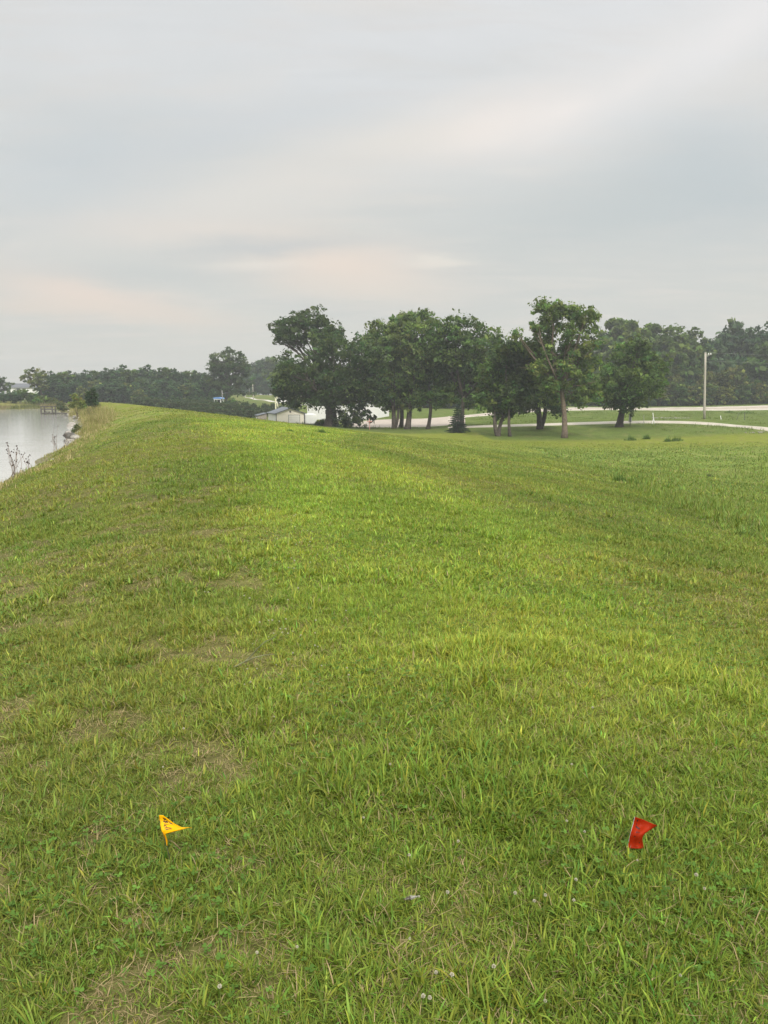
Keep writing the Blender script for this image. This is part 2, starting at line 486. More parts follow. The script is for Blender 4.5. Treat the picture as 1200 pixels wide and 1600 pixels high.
def mesh_np(name, V, faces, cols=None, mat=None, smooth=False):
    """faces: list of integer arrays, each (n, k); cols: per-vertex rgb"""
    me = bpy.data.meshes.new(name)
    V = np.asarray(V, np.float32)
    me.vertices.add(len(V)); me.vertices.foreach_set('co', V.ravel())
    loops = np.concatenate([f.ravel() for f in faces]).astype(np.int32)
    sizes = np.concatenate([np.full(len(f), f.shape[1], np.int32) for f in faces])
    starts = np.concatenate([[0], np.cumsum(sizes)[:-1]]).astype(np.int32)
    me.loops.add(len(loops)); me.loops.foreach_set('vertex_index', loops)
    me.polygons.add(len(sizes)); me.polygons.foreach_set('loop_start', starts); me.polygons.foreach_set('loop_total', sizes)
    if smooth: me.polygons.foreach_set('use_smooth', np.ones(len(sizes), bool))
    if cols is not None:
        a = me.color_attributes.new('col', 'FLOAT_COLOR', 'POINT')
        c4 = np.ones((len(V), 4), np.float32); c4[:, :3] = cols
        a.data.foreach_set('color', c4.ravel())
    me.update(calc_edges=True)
    if mat: me.materials.append(mat)
    return me


def link(name, me, parent=None, loc=None):
    o = bpy.data.objects.new(name, me); COL.objects.link(o)
    if parent is not None: o.parent = parent
    if loc is not None: o.location = loc
    return o


def tag(o, label, cat, group=None):
    o['label'] = label; o['category'] = cat
    if group: o['group'] = group
    return o


def empty(name, loc, label, cat, group=None, rz=0.0):
    o = bpy.data.objects.new(name, None); COL.objects.link(o)
    o.location = loc; o.rotation_euler = (0, 0, rz); o.empty_display_size = .2
    return tag(o, label, cat, group)


def dup(root, loc, rz=0.0, scale=(1, 1, 1), label=None, group=None):
    r = root.copy(); COL.objects.link(r)
    r.location = loc; r.rotation_euler = (0, 0, rz); r.scale = scale
    if label: r['label'] = label
    if group: r['group'] = group
    for ch in list(root.children):
        c = ch.copy(); COL.objects.link(c); c.parent = r
        for g in list(ch.children):
            d = g.copy(); COL.objects.link(d); d.parent = c
    return r


class Geo:
    """collects tubes, boxes and quads for one mesh"""
    def __init__(self): self.V = []; self.F = []; self.n = 0

    def add(self, V, F):
        self.V.append(np.asarray(V, float)); self.F += [tuple(i + self.n for i in f) for f in F]; self.n += len(V)
        return self

    def tube(self, P, rad, seg=7, cap=True):
        P = [np.asarray(p, float) for p in P]; V = []; Fs = []
        up = np.array([0.3, 0.9, 0.1])
        for i, p in enumerate(P):
            d = P[min(i + 1, len(P) - 1)] - P[max(i - 1, 0)]; d = d / (np.linalg.norm(d) + 1e-9)
            a = np.cross(d, up); a /= np.linalg.norm(a) + 1e-9; b = np.cross(d, a)
            for k in range(seg):
                th = 2 * math.pi * k / seg
                V.append(p + rad[i] * (a * math.cos(th) + b * math.sin(th)))
        for i in range(len(P) - 1):
            for k in range(seg):
                k2 = (k + 1) % seg
                Fs.append((i * seg + k, i * seg + k2, (i + 1) * seg + k2, (i + 1) * seg + k))
        if cap:
            Fs.append(tuple(range(seg))[::-1]); Fs.append(tuple((len(P) - 1) * seg + k for k in range(seg)))
        return self.add(V, Fs)

    def box(self, a, b, M=None):
        x0, y0, z0 = a; x1, y1, z1 = b
        V = np.array([(x0, y0, z0), (x1, y0, z0), (x1, y1, z0), (x0, y1, z0), (x0, y0, z1), (x1, y0, z1), (x1, y1, z1), (x0, y1, z1)], float)
        if M is not None: V = V @ np.asarray(M).T
        return self.add(V, [(3, 2, 1, 0), (4, 5, 6, 7), (0, 1, 5, 4), (1, 2, 6, 5), (2, 3, 7, 6), (3, 0, 4, 7)])

    def prism(self, poly, y0, y1):
        """polygon in x-z extruded along y"""
        n = len(poly); V = [(p[0], y0, p[1]) for p in poly] + [(p[0], y1, p[1]) for p in poly]
        Fs = [tuple(range(n)), tuple(range(2 * n - 1, n - 1, -1))]
        for i in range(n):
            j = (i + 1) % n; Fs.append((i, i + n, j + n, j))
        return self.add(V, Fs)

    def mesh(self, name, mat, smooth=False, bevel=0.0):
        me = bpy.data.meshes.new(name)
        me.from_pydata([tuple(v) for v in np.concatenate(self.V)], [], self.F)
        if bevel:
            bm = bmesh.new(); bm.from_mesh(me)
            bmesh.ops.bevel(bm, geom=list(bm.edges), offset=bevel, segments=2, affect='EDGES'); bm.to_mesh(me); bm.free()
        if smooth: me.polygons.foreach_set('use_smooth', [True] * len(me.polygons))
        me.materials.append(mat); me.update()
        return me


# ------------------------------------------------------------------ ground sheet
def build_ground():
    rr = np.concatenate([[0.0], np.geomspace(0.35, 700, 420)])
    th = np.concatenate([np.radians(np.arange(-42, 42, .3)), np.radians(np.arange(42, 318, 3.0))])   # azimuth from +Y
    RR, TT = np.meshgrid(rr, th, indexing='ij')
    x = RR * np.sin(TT); y = RR * np.cos(TT)
    xf, yf = x.ravel(), y.ravel()
    z = height(xf, yf)
    g, dry = macro(xf, yf)
    r = np.hypot(xf, yf)
    thatch = np.array([.052, .043, .019])
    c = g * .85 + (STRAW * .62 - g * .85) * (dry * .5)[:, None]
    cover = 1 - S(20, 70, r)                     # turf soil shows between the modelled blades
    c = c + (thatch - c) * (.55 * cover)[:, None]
    wood = np.maximum(S(203, 214, yf), 0) * S(60, 30, np.abs(xf - 90)) * .0
    # trodden mud and shingle at the waterline
    lk = lake(xf, yf)
    mud = S(-1.3, -.3, lk) * S(-20, -8, st(xf, yf)[1]) * (1 - .7 * S(25, 15, st(xf, yf)[0]))
    c = c + (np.array([.17, .155, .105]) - c) * (.8 * mud)[:, None]
    bed = S(-.1, .4, lk)
    c = c + (np.array([.10, .09, .06]) - c) * bed[:, None]
    nr, nt_ = RR.shape
    i = np.arange(nr - 1)[:, None]; j = np.arange(nt_)[None, :]; j2 = (j + 1) % nt_
    q = np.stack([i * nt_ + j, (i + 1) * nt_ + j, (i + 1) * nt_ + j2, i * nt_ + j2], -1).reshape(-1, 4)
    q = q[:, ::-1]
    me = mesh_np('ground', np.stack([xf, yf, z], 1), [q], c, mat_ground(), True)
    o = link('ground', me); o['kind'] = 'structure'; o['label'] = 'mown grassy dam and the lower meadow beyond it'
    return o


build_ground()


def ribbon(name, tab, mat, lift=.05, n=120, middle=None, label=None):
    a = np.array([at(p[0], p[1], p[2])[:2] for p in tab]); b = np.array([at(p[0], p[3], p[4])[:2] for p in tab])
    u = np.linspace(0, 1, len(tab)); uu = np.linspace(0, 1, n)

    def spl(P):
        Q = np.stack([np.interp(uu, u, P[:, k]) for k in (0, 1)], 1)
        K = max(3, n // len(tab) // 2 * 2 + 1); pad = K // 2
        for _ in range(2):
            E = np.concatenate([np.repeat(Q[:1], pad, 0), Q, np.repeat(Q[-1:], pad, 0)])
            Q2 = np.stack([np.convolve(E[:, k], np.ones(K) / K, 'valid') for k in (0, 1)], 1)
            Q2[0], Q2[-1] = Q[0], Q[-1]; Q = Q2
        return Q
    A, B = spl(a), spl(b)
    m = 13
    w = np.linspace(0, 1, m)
    P = A[:, None] * (1 - w)[None, :, None] + B[:, None] * w[None, :, None]
    wob = (fbm(P[..., 0] * .6, P[..., 1] * .6, 5, 3) - .5) * .5
    P[:, 0] += (A - B) / np.linalg.norm(A - B, axis=1, keepdims=True) * wob[:, :1]
    P[:, -1] -= (A - B) / np.linalg.norm(A - B, axis=1, keepdims=True) * wob[:, -1:]
    x, y = P[..., 0].ravel(), P[..., 1].ravel()
    z = height(x, y) + lift
    edge = np.zeros((n, m)); edge[:, 0] = edge[:, -1] = -.12
    z = z + edge.ravel()
    i = np.arange(n - 1)[:, None]; j = np.arange(m - 1)[None, :]
    q = np.stack([i * m + j, i * m + j + 1, (i + 1) * m + j + 1, (i + 1) * m + j], -1).reshape(-1, 4)
    c = np.ones((n, m, 3))
    if middle is not None:
        k = np.exp(-((w - .5) / .2) ** 2)[None, :, None]
        c = 1 + (np.array(middle) - 1) * k * np.ones((n, 1, 1))
    me = mesh_np(name, np.stack([x, y, z], 1), [q], c.reshape(-1, 3), mat, True)
    o = link(name, me); o['kind'] = 'structure'
    if label: o['label'] = label
    return o


ribbon('path', PATH, mat_gravel('pale_gravel', (.40, .365, .30)), label='pale gravel drive curving through the lower meadow')
ribbon('road', ROAD, mat_gravel('road_gravel', (.44, .405, .345), track=1), middle=(.72, .66, .62), label='wide pale gravel road before the wood')
ribbon('lane', LANE, mat_gravel('lane_gravel', (.46, .44, .40)), label='gravel lane climbing the far slope')


def build_lot():
    near = [(548, 668.5, 140), (600, 668.2, 140), (660, 668.6, 138), (700, 667.0, 139), (728, 666.0, 140)]
    far = [(548, 655.0, 170), (600, 654.5, 170), (660, 652.0, 172), (700, 650.0, 176), (728, 648.5, 180)]
    tab = [(n[0], n[1], n[2], f[1], f[2]) for n, f in zip(near, far)]
    a = np.array([at(p[0], p[1], p[2])[:2] for p in tab]); b = np.array([at(p[0], p[3], p[4])[:2] for p in tab])
    n, m = 60, 40
    uu = np.linspace(0, 1, n); u = np.linspace(0, 1, len(tab)); w = np.linspace(0, 1, m)
    A = np.stack([np.interp(uu, u, a[:, k]) for k in (0, 1)], 1); B = np.stack([np.interp(uu, u, b[:, k]) for k in (0, 1)], 1)
    P = A[:, None] * (1 - w)[None, :, None] + B[:, None] * w[None, :, None]
    P[:, 0, 1] += (fbm(uu * 9, uu * 0, 4) - .5) * 3
    x, y = P[..., 0].ravel(), P[..., 1].ravel()
    z = height(x, y) + .045
    e = np.zeros((n, m)); e[0] = e[-1] = -.12; e[:, 0] = e[:, -1] = -.12
    i = np.arange(n - 1)[:, None]; j = np.arange(m - 1)[None, :]
    q = np.stack([i * m + j, i * m + j + 1, (i + 1) * m + j + 1, (i + 1) * m + j], -1).reshape(-1, 4)
    me = mesh_np('gravel_yard', np.stack([x, y, z + e.ravel()], 1), [q], None, mat_gravel('yard_gravel', (.36, .315, .265)), True)
    o = link('gravel_yard', me); o['kind'] = 'structure'; o['label'] = 'pale gravel yard in front of the white barn'


build_lot()


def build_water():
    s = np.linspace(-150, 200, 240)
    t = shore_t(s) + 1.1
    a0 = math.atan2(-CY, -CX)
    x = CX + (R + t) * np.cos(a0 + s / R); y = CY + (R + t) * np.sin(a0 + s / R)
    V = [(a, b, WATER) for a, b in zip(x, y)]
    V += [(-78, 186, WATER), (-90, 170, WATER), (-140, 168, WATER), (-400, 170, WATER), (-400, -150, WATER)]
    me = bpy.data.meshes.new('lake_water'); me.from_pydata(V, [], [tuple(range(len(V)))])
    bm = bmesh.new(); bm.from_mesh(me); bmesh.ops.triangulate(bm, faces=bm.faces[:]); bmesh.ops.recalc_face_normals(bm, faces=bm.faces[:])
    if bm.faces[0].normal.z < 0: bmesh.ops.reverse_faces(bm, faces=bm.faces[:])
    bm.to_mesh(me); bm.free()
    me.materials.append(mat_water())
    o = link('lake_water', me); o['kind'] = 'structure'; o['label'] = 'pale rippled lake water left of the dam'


build_water()

# ------------------------------------------------------------------ grass
def wedge(n, r0, r1, half=38):
    r = np.sqrt(rng.uniform(r0 * r0, r1 * r1, n)); a = np.radians(rng.uniform(-half, half, n))
    return r * np.sin(a), r * np.cos(a) - .35


def blade_mesh(x, y, z, h, w, az, lean, curl, col, seg):
    """curved tapering blades; arrays of equal length"""
    n = len(x)
    dx, dy = np.cos(az), np.sin(az)
    V = np.zeros((n, 2 * seg + 1, 3), np.float32); C = np.zeros((n, 2 * seg + 1, 3), np.float32)
    px, py = -dy, dx
    for k in range(seg + 1):
        f = k / seg
        ang = lean + curl * f * .6
        hor = h * f * np.sin(ang); ver = h * f * np.cos(ang)
        ww = w * (1 - .38 * f ** 2) * .5
        bx, by, bz = x + dx * hor, y + dy * hor, z + ver
        if k < seg:
            V[:, 2 * k] = np.stack([bx - px * ww, by - py * ww, bz], 1)
            V[:, 2 * k + 1] = np.stack([bx + px * ww, by + py * ww, bz], 1)
            C[:, 2 * k] = C[:, 2 * k + 1] = col
        else:
            V[:, 2 * k] = np.stack([bx, by, bz], 1); C[:, 2 * k] = col
    st_ = 2 * seg + 1
    b0 = (np.arange(n) * st_)[:, None]
    quads = [b0 + np.array([2 * k, 2 * k + 1, 2 * k + 3, 2 * k + 2]) for k in range(seg - 1)]
    tris = b0 + np.array([2 * seg - 2, 2 * seg - 1, 2 * seg])
    return V.reshape(-1, 3), ([np.concatenate(quads)] if quads else []), [tris], C.reshape(-1, 3)


def merge(parts):
    V = []; Q = []; T = []; C = []; n = 0
    for v, q, t, c in parts:
        V.append(v); C.append(c)
        Q += [f + n for f in q]; T += [f + n for f in t]; n += len(v)
    return np.concatenate(V), ([np.concatenate(Q)] if Q else []) + ([np.concatenate(T)] if T else []), np.concatenate(C)


FLAGS_XY = []


def lawn():
    parts = []
    #       r0   r1   blades/m2  seg  width  height  blades per tuft
    rings = [(1.15, 3.4, 26000, 3, .0040, .072, 7), (3.4, 6.5, 14500, 2, .0048, .072, 7), (6.5, 13, 5000, 2, .0082, .070, 5),
             (13, 28, 1000, 1, .018, .085, 4), (28, 62, 210, 1, .036, .090, 3), (62, 98, 45, 1, .075, .085, 2)]
    for r0, r1, dens, seg, w0, h0, per in rings:
        area = math.radians(76) / 2 * (r1 ** 2 - r0 ** 2)
        nt_ = int(area * dens / per)
        tx, ty = wedge(nt_, r0, r1)
        ok = lake(tx, ty) < -.6
        tx, ty = tx[ok], ty[ok]
        _, _, tall, shore, r, s, t = zones(tx, ty)
        g, dry = macro(tx, ty)
        lush = fbm(tx * 1.7, ty * 1.7, 101, 3)
        big = S(.50, .68, lush) * (1 - .7 * dry)                    # coarse taller tufts
        coarse = (rng.uniform(size=len(tx)) < .10 + .4 * big)
        keep = rng.uniform(size=len(tx)) < np.clip(1.0 - .45 * dry, .2, 1) * np.where(tall > .5, .75, 1)
        tx, ty, g, dry, big, coarse, tall, shore = (a[keep] for a in (tx, ty, g, dry, big, coarse, tall, shore))
        n = len(tx) * per
        rep = lambda a: np.repeat(a, per, axis=0)
        az = rng.uniform(0, 2 * math.pi, n)
        spread = rep(np.where(coarse, .010, .016)) * (1 + r0 / 6)
        off = spread * np.sqrt(rng.uniform(0, 1, n))
        x = rep(tx) + np.cos(az) * off; y = rep(ty) + np.sin(az) * off
        az = az + rng.normal(0, .5, n)
        tuft = rep(rng.lognormal(0, .18, len(tx)))
        h = h0 * rep(.68 + .36 * big + .26 * coarse - .24 * dry) * tuft * rng.uniform(.55, 1.15, n)
        edge = tall * np.exp(-np.maximum(tx - LC(ty), 0) / 1.1)
        h = h * (1 + rep(.8 * tall + 2.6 * edge * fbm(tx * .8, ty * .8, 7)) * rng.uniform(.5, 1.1, n)) * (1 + .8 * rep(shore))
        w = w0 * rep(np.where(coarse, 1.55, .85)) * rng.uniform(.7, 1.2, n) * (1 + .6 * rep(tall))
        lean = np.abs(rng.normal(.42, .28, n)) + .35 * rep(dry) * rng.uniform(0, 1, n); curl = np.abs(rng.normal(.7, .5, n))
        c = rep(g) * rep(rng.lognormal(0, .17, len(tx)))[:, None] * rng.lognormal(0, .17, n)[:, None]
        c = c * (1 + np.stack([.16 * rng.normal(size=n), 0 * h, .1 * rng.normal(size=n)], 1))
        c = c * np.where(rep(coarse), 1.08, 1.0)[:, None]
        isdry = rng.uniform(size=n) < .05 + .48 * rep(dry)
        tanc = (TAN * rng.uniform(.55, 1.05, n)[:, None])
        c = np.where(isdry[:, None], tanc, c)
        w = np.where(isdry, w * .55, w)
        z = height(x, y) - .006
        parts.append(blade_mesh(x, y, z, h, w, az, lean, curl, np.clip(c, .004, .7), seg))
    # thin dead strands lying in the thatch
    for r0, r1, dens, w0 in ((1.15, 4.5, 1100, .0018), (4.5, 11, 220, .003)):
        n = int(math.radians(76) / 2 * (r1 ** 2 - r0 ** 2) * dens)
        x, y = wedge(n, r0, r1); _, dry = macro(x, y)
        k = rng.uniform(size=n) < .25 + .75 * dry; x, y = x[k], y[k]; n = len(x)
        z = height(x, y) + rng.uniform(.004, .03, n)
        c = TAN * rng.uniform(.45, 1.15, n)[:, None]
        parts.append(blade_mesh(x, y, z, rng.uniform(.03, .09, n), np.full(n, w0), rng.uniform(0, 6.283, n), rng.uniform(1.1, 1.6, n), rng.normal(0, .4, n), c, 2))
    V, Fs, C = merge(parts)
    o = link('lawn_grass', mesh_np('lawn_grass', V, Fs, C, M_BLADE)); o['kind'] = 'stuff'
    tag(o, 'mown green lawn grass with dry patches covering the dam', 'grass')


lawn()


def clover_leaves():
    """low three-leaved clover growing in patches between the blades"""
    n = 15000
    x, y = wedge(n, 1.2, 9)
    patch = fbm(x * .9, y * .9, 303, 3)
    k = rng.uniform(size=n) < S(.50, .66, patch); x, y = x[k], y[k]; n = len(x)
    z = height(x, y) + rng.uniform(.02, .05, n)
    V = []; Fq = []
    a0 = rng.uniform(0, 6.283, n); sz = rng.uniform(.007, .012, n)
    cnt = 0
    c0 = np.array([.085, .165, .026]) * rng.lognormal(0, .2, n)[:, None]
    Vs = np.zeros((n, 3, 5, 3)); Cs = np.zeros((n, 3, 5, 3))
    for j in range(3):
        a = a0 + j * 2.094; ca, sa = np.cos(a), np.sin(a)
        prof = [(0, 0, 0), (.7, .55, .1), (1.25, .4, .25), (1.25, -.4, .25), (.7, -.55, .1)]
        tilt = rng.normal(0, .35, n)
        for k_, (u, v, w) in enumerate(prof):
            Vs[:, j, k_, 0] = x + sz * (u * ca - v * sa); Vs[:, j, k_, 1] = y + sz * (u * sa + v * ca); Vs[:, j, k_, 2] = z + sz * (w * .6 + tilt * v)
            Cs[:, j, k_] = c0
    P = np.arange(n * 3 * 5).reshape(-1, 5)
    o = link('clover_leaves', mesh_np('clover_leaves', Vs.reshape(-1, 3), [P], Cs.reshape(-1, 3), M_BLADE)); o['kind'] = 'stuff'
    tag(o, 'low dark clover leaves growing among the near grass', 'clover')


clover_leaves()


def shore_grass():
    """tall dry grass and weeds along the top of the bank"""
    n = 80000
    s = rng.uniform(18, 165, n)
    wgt = .35 + .65 * S(60, 80, s) * (1 - S(128, 150, s))
    t = shore_t(s) + rng.triangular(.15, 1.5, 3.4, n)
    a0 = math.atan2(-CY, -CX)
    x = CX + (R + t) * np.cos(a0 + s / R); y = CY + (R + t) * np.sin(a0 + s / R)
    cl = fbm(s * .35, t * .9, 61, 3)
    k = rng.uniform(size=n) < wgt * S(.38, .6, cl + .15 * wgt)
    x, y, s, t, wgt, cl = (a[k] for a in (x, y, s, t, wgt, cl)); n = len(x)
    z = height(x, y) - .02
    h = (.12 + 1.0 * wgt ** 2 * S(.35, .7, cl)) * rng.lognormal(0, .25, n)
    kind = rng.uniform(size=n) + .5 * (cl - .5)
    c = np.where((kind < .62)[:, None], np.array([.40, .33, .17]) * rng.uniform(.6, 1.2, n)[:, None], np.array([.20, .23, .05]) * rng.uniform(.6, 1.2, n)[:, None])
    v, q, t_, c = blade_mesh(x, y, z, h, .010 + .018 * rng.uniform(size=n), rng.uniform(0, 6.283, n), np.abs(rng.normal(.22, .15, n)), np.abs(rng.normal(.4, .3, n)), c, 2)
    o = link('bank_grass', mesh_np('bank_grass', v, q + t_, c, M_DRY)); o['kind'] = 'stuff'
    tag(o, 'tall dry tan grass along the lake bank edge', 'dry grass')
    # grassy reeds on the far shore
    n = 16000
    x = rng.uniform(-150, -72, n); lk_edge = 163 + 19 * S(-84, -73, x) + 2 * np.sin(x * .07)
    y = lk_edge + rng.uniform(.2, 9, n) ** 1.0
    z = height(x, y)
    c = np.where((fbm(x * .2, y * .2, 77) < .52)[:, None], np.array([.23, .20, .105]), np.array([.12, .14, .05])) * rng.uniform(.6, 1.2, n)[:, None]
    v, q, t_, c = blade_mesh(x, y, z - .05, rng.uniform(.35, 1.2, n), rng.uniform(.05, .11, n), rng.uniform(0, 6.283, n), np.abs(rng.normal(.2, .15, n)), np.abs(rng.normal(.3, .3, n)), c, 1)
    o = link('far_shore_grass', mesh_np('far_shore_grass', v, q + t_, c, M_DRY)); o['kind'] = 'stuff'
    tag(o, 'tan and green rough grass on the far lake shore', 'dry grass')


shore_grass()


def meadow_grass():
    """coarser unmown blades in the lower meadow past the mown edge, seen at a distance"""
    n = 170000
    x = rng.uniform(-35, 105, n); y = rng.uniform(50, 185, n)
    _, _, tall, _, r, s, t = zones(x, y)
    unm = np.maximum(tall, S(116, 112, y) * 0 + ((y > 131) | ((y > 100) & (x > 40) & (y < 122))) * 1.0)
    cl = fbm(x * .35, y * .35, 91, 3)
    k = (rng.uniform(size=n) < unm * S(.3, .6, cl)) & (t > 6) & (np.abs(x) < .62 * y) & (y < 188)
    # keep clear of gravel
    x, y, cl = x[k], y[k], cl[k]
    bad = np.zeros(len(x), bool)
    for tab in (PATH, ROAD):
        a = np.array([at(p[0], p[1], p[2])[:2] for p in tab]); b = np.array([at(p[0], p[3], p[4])[:2] for p in tab])
        o_ = np.argsort(a[:, 0]); ya = np.interp(x, a[o_, 0], a[o_, 1]); o_ = np.argsort(b[:, 0]); yb = np.interp(x, b[o_, 0], b[o_, 1])
        bad |= (y > ya + .1) & (y < yb - .1)
    bad |= (x < 18) & (y > 136) & (x > -8)
    x, y, cl = x[~bad], y[~bad], cl[~bad]; n = len(x)
    g, dry = macro(x, y)
    c = (g * .5 + COOL * .5) * rng.lognormal(0, .22, n)[:, None]
    v, q, t_, c = blade_mesh(x, y, height(x, y) - .03, (.10 + .42 * S(.5, .8, cl)) * rng.lognormal(0, .3, n), rng.uniform(.04, .09, n), rng.uniform(0, 6.283, n),
                             np.abs(rng.normal(.3, .2, n)), np.abs(rng.normal(.4, .3, n)), c, 1)
    o = link('meadow_grass', mesh_np('meadow_grass', v, q + t_, c, M_BLADE)); o['kind'] = 'stuff'
    tag(o, 'uncut cool green grass of the lower meadow', 'grass')


meadow_grass()

# ------------------------------------------------------------------ trees
FULL = 1.14
GREENS = dict(dark=(.052, .084, .026), mid=(.078, .126, .031), light=(.112, .164, .045), blue=(.054, .096, .042), olive=(.108, .132, .036), spruce=(.036, .066, .044))


def foliage(blobs, n, size, clump, colr, seed, hollow=.45, gap=.0, flat=1.0, cvar=.30):
    """leaf-sized faces gathered in twig clumps spread through ellipsoids; blobs rows: x y z rx ry rz"""
    rg = np.random.default_rng(seed)
    B = np.asarray(blobs, float)
    vol = (B[:, 3] * B[:, 4] * B[:, 5]) ** (2 / 3.)
    per_clump = 26
    nc = max(8, n // per_clump)
    bi = rg.choice(len(B), nc, p=vol / vol.sum())
    d = rg.normal(size=(nc, 3)); d /= np.linalg.norm(d, axis=1, keepdims=True)
    rad = hollow + (1 - hollow) * rg.uniform(0, 1, nc) ** .55
    lump = 1 + .26 * np.sin(d[:, 0] * 5.1 + bi * 1.7) * np.sin(d[:, 1] * 4.3 + bi) + .20 * np.sin(d[:, 2] * 6.7 + bi * 2.3 + d[:, 0] * 3)
    cen = B[bi, :3] + d * (rad * lump)[:, None] * B[bi, 3:6]
    if gap > 0:
        q = np.sin(cen[:, 0] * 1.3 + 1) * np.sin(cen[:, 2] * 1.7 + cen[:, 1]) + .5 * np.sin(cen[:, 0] * 2.9 + cen[:, 2] * 2.3)
        cen = cen[q > -1.2 + gap * 1.6]; nc = len(cen)
    cs = clump * rg.lognormal(0, .3, nc)
    m = nc * per_clump
    ci = np.repeat(np.arange(nc), per_clump)
    e = rg.normal(size=(m, 3)); e /= np.linalg.norm(e, axis=1, keepdims=True)
    p = cen[ci] + e * (cs[ci] * rg.uniform(0, 1, m) ** .45)[:, None] * np.array([1, 1, .62 * flat])
    nrm = e * .5 + rg.normal(size=(m, 3)) * .75 + np.array([0, 0, .55]); nrm /= np.linalg.norm(nrm, axis=1, keepdims=True)
    a = np.cross(nrm, rg.normal(size=(m, 3))); a /= np.linalg.norm(a, axis=1, keepdims=True); b = np.cross(nrm, a)
    L = (size * rg.lognormal(0, .42, m))[:, None]
    V = np.stack([p - a * L * .55, p + b * L * .32 + a * L * .05, p + a * L * .55, p - b * L * .32 - a * L * .05], 1).reshape(-1, 3)
    cc = np.array(colr) * rg.lognormal(0, cvar, nc)[ci][:, None] * rg.lognormal(0, .16, m)[:, None]
    cc = cc * (1 + np.stack([.14 * rg.normal(size=nc)[ci], 0 * ci, .10 * rg.normal(size=nc)[ci]], 1))
    return V, np.arange(m * 4).reshape(-1, 4), np.repeat(np.clip(cc, .004, .5), 4, axis=0)


def limb_path(a, b, sag, rg, n=6):
    a = np.asarray(a, float); b = np.asarray(b, float); L = np.linalg.norm(b - a)
    u = np.linspace(0, 1, n)[:, None]
    w = np.sin(u * math.pi) * rg.normal(size=3) * .05 * L
    return a + (b - a) * u + w + np.array([0, 0, 1]) * np.sin(u * math.pi) * sag * L


def tree(name, label, base_px, d, blobs_px, colr, n, trunk_px=8, forks=None, size=.34, clump=.85, mat=M_BARK, group=None, seed=1, gap=0.0, cat='tree', fork_z=None, bend=0.0, hollow=.45, depth=.85, bare=()):
    rg = np.random.default_rng(seed)
    b = at(base_px[0], base_px[1], d); x0, y0 = b[0], b[1]; z0 = hz(x0, y0)
    m_px = d / F
    root = empty(name, (x0, y0, z0), label, cat, group)
    bl = []
    R_ = max(q[2] for q in blobs_px) * m_px
    for i, q in enumerate(blobs_px):
        dy = (rg.uniform(-1, 1) * .8 * R_) if len(blobs_px) > 2 else 0
        c = at(q[0], q[1], d + dy)
        k = (d + dy) / d
        bl.append((c[0] - x0, dy, c[2] - z0, q[2] * FULL * m_px * k, (q[2] * depth + 2) * m_px, q[3] * FULL * m_px * k))
    B = np.array(bl)
    top = B[:, 2].max(); low = (B[:, 2] - B[:, 5]).min()
    r0 = trunk_px * m_px / 2
    cm = np.average(B[:, :3], axis=0, weights=B[:, 3])
    G = Geo()
    zf = fork_z if fork_z else max(1.5, low + .15 * (top - low))
    if forks:                                            # several stems from the ground
        stems = [(np.array([f[0] * m_px, rg.uniform(-.4, .4), zf]), f[1] * m_px / 2) for f in forks]
    else:
        stems = [(np.array([cm[0] * .35 + bend, rg.uniform(-.2, .2), zf]), r0 * .72)]
    for tip, rr in stems:
        rb = r0 if not forks else rr * 1.25
        P = limb_path((0, 0, -.35), tip, 0, rg, 6)
        P[:, 0] += bend * .5 * np.sin(np.linspace(0, math.pi, 6))
        rad = np.linspace(rb, rr, 6); rad[0] *= 1.45; rad[1] *= 1.06
        G.tube(P, rad, 9)
    for i, q in enumerate(B):
        tip, rr = stems[int(np.argmin([abs(s_[0][0] - q[0]) for s_ in stems]))]
        tgt = q[:3] + np.array([0, 0, q[5] * .35])
        G.tube(limb_path(tip * .96, tgt, -.05, rg, 6), np.linspace(rr * .62, .035, 6), 6)
        for k in range(4):
            dd = rg.normal(size=3); dd /= np.linalg.norm(dd); dd[2] = abs(dd[2]) * .8
            mid = tip + (tgt - tip) * rg.uniform(.45, .9)
            G.tube(limb_path(mid, q[:3] + dd * q[3:6] * .9, -.03, rg, 4), np.linspace(rr * .26, .02, 4), 4)
    for (ax, ay, bx, by, wd) in bare:                     # dead limbs without leaves
        A = at(ax, ay, d - .6) - np.array([x0, y0, z0]); E = at(bx, by, d - 1.4) - np.array([x0, y0, z0])
        G.tube(limb_path(A, E, .02, rg, 5), np.linspace(wd * m_px / 2, .02, 5), 5)
    link('trunk', G.mesh('trunk', mat, True), root)
    V, q, c = foliage(B, n, size, clump, GREENS[colr] if isinstance(colr, str) else colr, seed + 100, hollow, gap)
    link('crown', mesh_np('crown', V, [q], c, M_LEAF), root)
    return root


G1 = 'row of lawn trees below the dam'
tree('broadleaf_tree', 'broad low dark tree with a thick trunk, right of the cream shed', (515, 669), 131,
     [(470, 586, 36, 23), (452, 602, 24, 24), (520, 556, 38, 34), (566, 560, 30, 34), (572, 600, 28, 28), (500, 606, 38, 26), (540, 604, 34, 26), (585, 618, 16, 20), (446, 572, 16, 18), (466, 620, 26, 14), (548, 616, 24, 9), (580, 575, 22, 28), (442, 604, 14, 18), (592, 626, 9, 9), (500, 628, 22, 8)],
     'dark', 26000, 19, group=G1, seed=11, size=.36, clump=1.0)
tree('broadleaf_tree', 'tall open-topped dark oak rising behind the broad low tree', (523, 667), 145,
     [(478, 497, 34, 13), (447, 512, 18, 11), (508, 511, 20, 13), (470, 520, 30, 10), (440, 528, 12, 8), (505, 528, 26, 12), (462, 534, 20, 7), (520, 535, 14, 13), (432, 512, 9, 7), (530, 520, 8, 6)],
     'dark', 13500, 12, group=G1, seed=12, size=.36, clump=.8, gap=.42, fork_z=9.0, hollow=.35)
